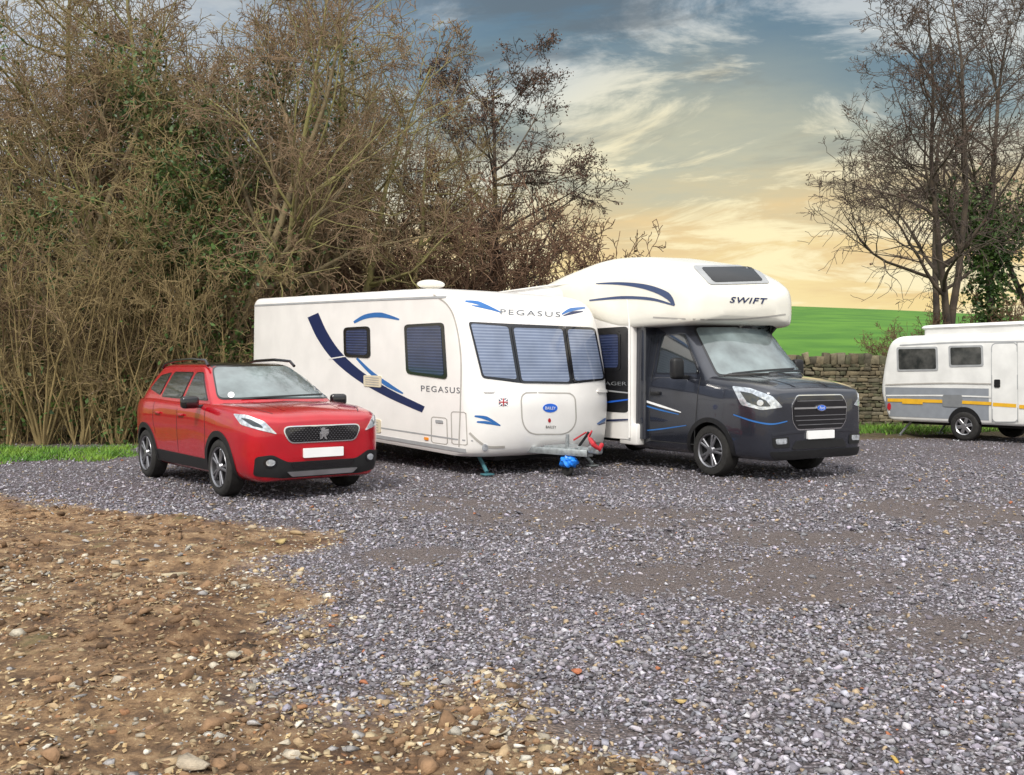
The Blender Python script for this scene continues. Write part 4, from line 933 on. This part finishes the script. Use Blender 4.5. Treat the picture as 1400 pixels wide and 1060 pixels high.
    d3=obj('lamp_projector',patch(circ(1040,551,4.5,4),px,2,.018,.004),M['chrome'],hl); h2=mirror(hl); mirror(dd,parent=h2); mirror(d3,parent=h2)
    obj('lower_grille',patch(rpoly([(-.46,.53),(.46,.53),(.54,.42),(-.54,.42)],.03),v.front,.06,.012,.012),M['black'],r)
    obj('bumper_crease',ribbon([(-.86,.62),(-.5,.645),(0,.65),(.5,.645),(.86,.62)],.03,v.front,.010,thick=.02),M['dark'],r)
    obj('number_plate',patch(rpoly([(-.26,.655),(.26,.655),(.26,.545),(-.26,.545)],.01),v.front,.06,.034,.03),M['plate'],r)
    obj('bumper_lip',patch(rpoly([(-.88,.40),(.88,.40),(.82,.30),(-.82,.30)],.03),v.front,.06,.020,.025),M['black'],r)
    fp=obj('fog_surround',patch(rpoly([(-.86,.58),(-.60,.59),(-.58,.45),(-.84,.45)],.03),v.front,.04,.010,.012),M['black'],r); f2=mirror(fp)
    fg=obj('fog_light',patch(rpoly([(-.82,.565),(-.64,.57),(-.64,.50),(-.81,.495)],.02),v.front,.04,.016,.006),M['lamp'],fp); mirror(fg,parent=f2)
    for pts in ([(-.83,-.02),(-.78,-.4),(-.64,-.86)],):
        o=obj('bonnet_gap',ribbon(pts,.012,v.top,.002),M['seam'],r); mirror(o)
    o=obj('bonnet_crease',ribbon([(-.40,-.14),(-.36,-.5),(-.32,-.9)],.05,v.top,.009),M['dark'],r); mirror(o)
    obj('front_stripe',ribbon([(1003,567),(1030,576),(1055,580),(1076,576)],[1.5,2.2,2.2,1.5],px,.006),M['blue'],r)
    obj('wiper',ribbon([(1000,512),(1040,508),(1085,505)],2,px,.02),M['black'],r); obj('wiper',ribbon([(1050,511),(1080,508),(1108,508)],2,px,.02),M['black'],r)
    for pts in ([(.30,.42),(.24,.9),(.20,1.36)],[(1.24,.42),(1.24,1.0),(1.22,1.95)],[(.30,.42),(.8,.42),(1.24,.42)]):
        o=obj('door_gap',ribbon(pts,.012,sd,.003),M['seam'],r); mirror(o)
    for pts,w_,mt in (([(1.44,1.02),(1.0,.94),(.55,.86)],[.03,.035,.012],'plate'),([(1.44,.95),(1.0,.88),(.6,.83)],[.02,.025,.01],'blue'),([(1.44,.55),(1.0,.60),(.44,.68)],[.015,.02,.01],'blue')):
        o=obj('side_stripe',ribbon(pts,w_,sd,.006),M[mt],r); mirror(o)
    d=obj('door_handle',box((-1.03,1.10,1.12),(.04,.2,.05),None,.012),M['black'],r); mirror(d)
    o=obj('wheel_arch',arcband(0,.36,.385,.45,-.1,math.pi+.1,sd,.012,.03),M['black'],r); mirror(o)
    mm=box((-1.22,.42,1.48),(.20,.13,.30),None,.05,3); addbox(mm,(-1.08,.45,1.36),(.20,.06,.06),None,.015); mo=obj('wing_mirror',mm,M['black'],r); mirror(mo)
    def sq(nm,y0,y1,z0,z1,mt,rd=.05,off=.006,th=.008,mir=True):
        o=obj(nm,patch(rpoly([(y0,z0),(y1,z0),(y1,z1),(y0,z1)],rd),sd,.25,off,th),M[mt],r)
        if mir: mirror(o)
        return o
    sq('dark_graphic',1.56,5.4,.82,2.12,'gloss',.1)
    window([(1.75,1.45),(2.75,1.45),(2.75,2.06),(1.75,2.06)],sd,.15,.08,.05,M['gloss'],M['blindd'],r,off=.014,thick=.03,name='side_window',mir=True)
    window([(3.6,1.45),(4.6,1.45),(4.6,2.06),(3.6,2.06)],sd,.15,.08,.05,M['gloss'],M['blindd'],r,off=.014,thick=.03,name='side_window',mir=True)
    lettering('VOYAGER',[(2.55,1.285),(1.59,1.285),(1.59,1.23),(2.55,1.23)],sd,M['mgrey'],r,.018)
    for pts,w_,mt in (([(4.8,.60),(3,.86),(1.56,1.02)],[.02,.04,.02],'bluebright'),([(4.8,1.20),(3,1.18),(1.56,1.12)],[.02,.03,.02],'lgrey'),([(4.8,.50),(3,.62),(1.56,.72)],[.02,.05,.02],'navy')):
        o=obj('side_stripe',ribbon(pts,w_,sd,.016,n=10),M[mt],r); mirror(o)
    obj('side_stripe',ribbon([(815,388),(850,388),(885,393),(912,404),(922,418)],[1,4,7,9,3],px,.006),M['greyblue'],r)
    obj('side_stripe',ribbon([(806,411),(850,407),(890,409),(920,417)],[2,4,4,2],px,.006),M['greyblue'],r)
    o=obj('edge_rail',tube([(-1.170,1.53,.45),(-1.170,1.53,2.2),(-1.170,1.56,2.5),(-1.16,1.75,2.78),(-1.14,2.1,2.88),(-1.13,4,2.90),(-1.13,6.2,2.90)],.018),M['white'],r); mirror(o)
    obj('filler_panel',zloft([(.44,plan(1.08,1.28,1.5,.01,.04,.02)),(2.14,plan(1.06,1.30,1.5,.01,.04,.02))],1),M['dark'],r)
    o=obj('step_skirt',box((-1.06,1.6,.50),(.16,.42,.32),None,.03),M['white'],r); mirror(o)
    lettering('SWIFT',[(998,406),(1049,408),(1048,416),(997,414)],px,M['navy'],r,.008,spacing=1.15,bold=.018,shear=.2)
    rf=obj('rooflight',patch(rpoly([(946,364),(1032,363),(1053,388),(970,390)],5),px,5,.014,.02),M['lgrey'],r)
    obj('rooflight_glass',patch(rpoly([(958,367),(1026,366),(1043,385),(976,387)],4),px,5,.022,.006),M['tint'],rf)
    obj('overcab_trim',ribbon([(893,434),(960,437),(1020,436),(1074,430)],2,px,.004),M['seamw'],r)
    obj('rooflight',box((0,4.9,2.93),(.5,.5,.1),None,.03),M['lgrey'],r)
    for sx in (-1,1):
        wheel(r,sx*1.0,0,.355,.24,sx,M['dalloy'],5,.66,True,.036); wheel(r,sx*1.08,3.95,.355,.24,sx,M['dalloy'],5,.66,True,.036)
    obj('chassis',box((0,3.2,.40),(1.6,5.6,.12),None,.01),M['black'],r)
motorhome()
# ---------------------------------------------------------------- small caravan
def small():
    loc=(10.25,20.4,0); a=rad(35)
    r=empty('vintage_caravan',loc,a); tag(r,'small old white caravan with yellow stripe and raised roof, by the stone wall','caravan'); v=Veh(r,loc,a)
    def lv(z,w_,yf,yr,rr=.13): return (z,plan(w_,yf,yr,.1,.2,rr))
    bd=v.add(zloft([lv(.36,.95,-2.0,1.74),lv(.42,.99,-2.05,1.80),lv(.95,1.0,-2.1,1.96),lv(1.1,1.0,-2.1,1.97),lv(1.7,.99,-2.03,1.88),lv(2.02,.97,-1.96,1.80),lv(2.16,.93,-1.86,1.70),lv(2.23,.84,-1.7,1.55),lv(2.255,.5,-1.3,1.1)],3))
    obj('body',bd,M['eriba'],r)
    tp=zloft([(2.20,plan(.80,-1.45,1.05,.05,.1,.1)),(2.36,plan(.80,-1.45,1.05,.05,.1,.1)),(2.40,plan(.84,-1.5,1.1,.05,.1,.1)),(2.45,plan(.80,-1.45,1.05,.05,.1,.1)),(2.47,plan(.6,-1.2,.8,.05,.1,.1))],2)
    obj('raised_roof',tp,M['eriba'],r)
    px=v.px; sd=v.side(-1)
    obj('lower_panel',patch([(1.93,1.10),(1.93,.45),(-.52,.45),(-.52,1.10)][::-1],sd,.12,.006,.002),M['pgrey'],r)
    for q in ([(1226,475),(1282,474),(1283,507),(1227,508)],[(1297,473),(1344,472),(1345,501),(1298,502)]): window(q,px,4,3,2.6,M['lgrey'],M['curtain'],r,off=.012,thick=.02,name='side_window')
    window([(-.7,1.2),(.7,1.2),(.6,1.75),(-.6,1.75)],lambda x,z:v.cast(Vector((x,6,z)),Vector((0,-1,0))),.1,.08,.05,M['gloss'],M['curtain'],r,off=.012,thick=.02,name='rear_window')
    rr_=rpoly([(1356,470),(1391,469),(1392,577),(1357,577)],7); d=obj('door',patch(rr_,px,8,.012,.012),M['eriba'],r); obj('door_gap',ribbon(rr_+[rr_[0]],1.3,px,.014,n=2),M['lgrey'],d)
    obj('door_handle',patch(rpoly([(1360,519),(1368,519),(1368,530),(1360,530)],2),px,3,.03,.03),M['black'],d)
    for pts,w_,mt in (([(1214,547),(1290,549),(1356,552)],4.4,'yellow'),([(1212,541),(1290,541),(1356,543)],2.0,'eriba'),([(1358,553),(1390,555)],5,'yellow'),([(1394,556),(1425,558)],5,'yellow'),([(1211,526),(1290,524),(1356,525)],1.6,'seamw')):
        obj('side_stripe',ribbon(pts,w_,px,.017),M[mt],r)
    obj('grey_patch',patch(rpoly([(1289,540),(1316,540),(1316,557),(1289,556)],3),px,4,.020,.004),M['mgrey'],r)
    obj('orange_patch',patch([(1234,545),(1262,546),(1262,553),(1234,552)],px,4,.020,.004),M['yellow'],r)
    obj('awning_rail',ribbon([(-1.7,2.03),(0,2.06),(1.5,2.03)],.03,sd,.006,n=8,thick=.01),M['lgrey'],r)
    obj('wheel_arch',patch([(.37*math.cos(t),.31+.40*math.sin(t)) for t in np.linspace(-.05,math.pi+.05,24)],sd,.08,.010,.005),M['black'],r)
    for sx in (-1,1): wheel(r,sx*1.02,0,.31,.18,sx,M['alloy'],6,.6,False,.07)
    obj('chassis',box((0,-.1,.34),(1.4,3.4,.1),None,.01),M['black'],r)
    for sx in (-1,1):
        sb=tube([(sx*.75,1.35,.36),(sx*.8,1.6,.05)],.025); addbox(sb,(sx*.8,1.62,.02),(.12,.12,.03)); obj('corner_steady',sb,M['galv'],r)
    obj('tail_light',patch(circ(1216,556,2.5,5),px,3,.012,.012),M['redplastic'],r)
small()
print('objects',len(bpy.data.objects))
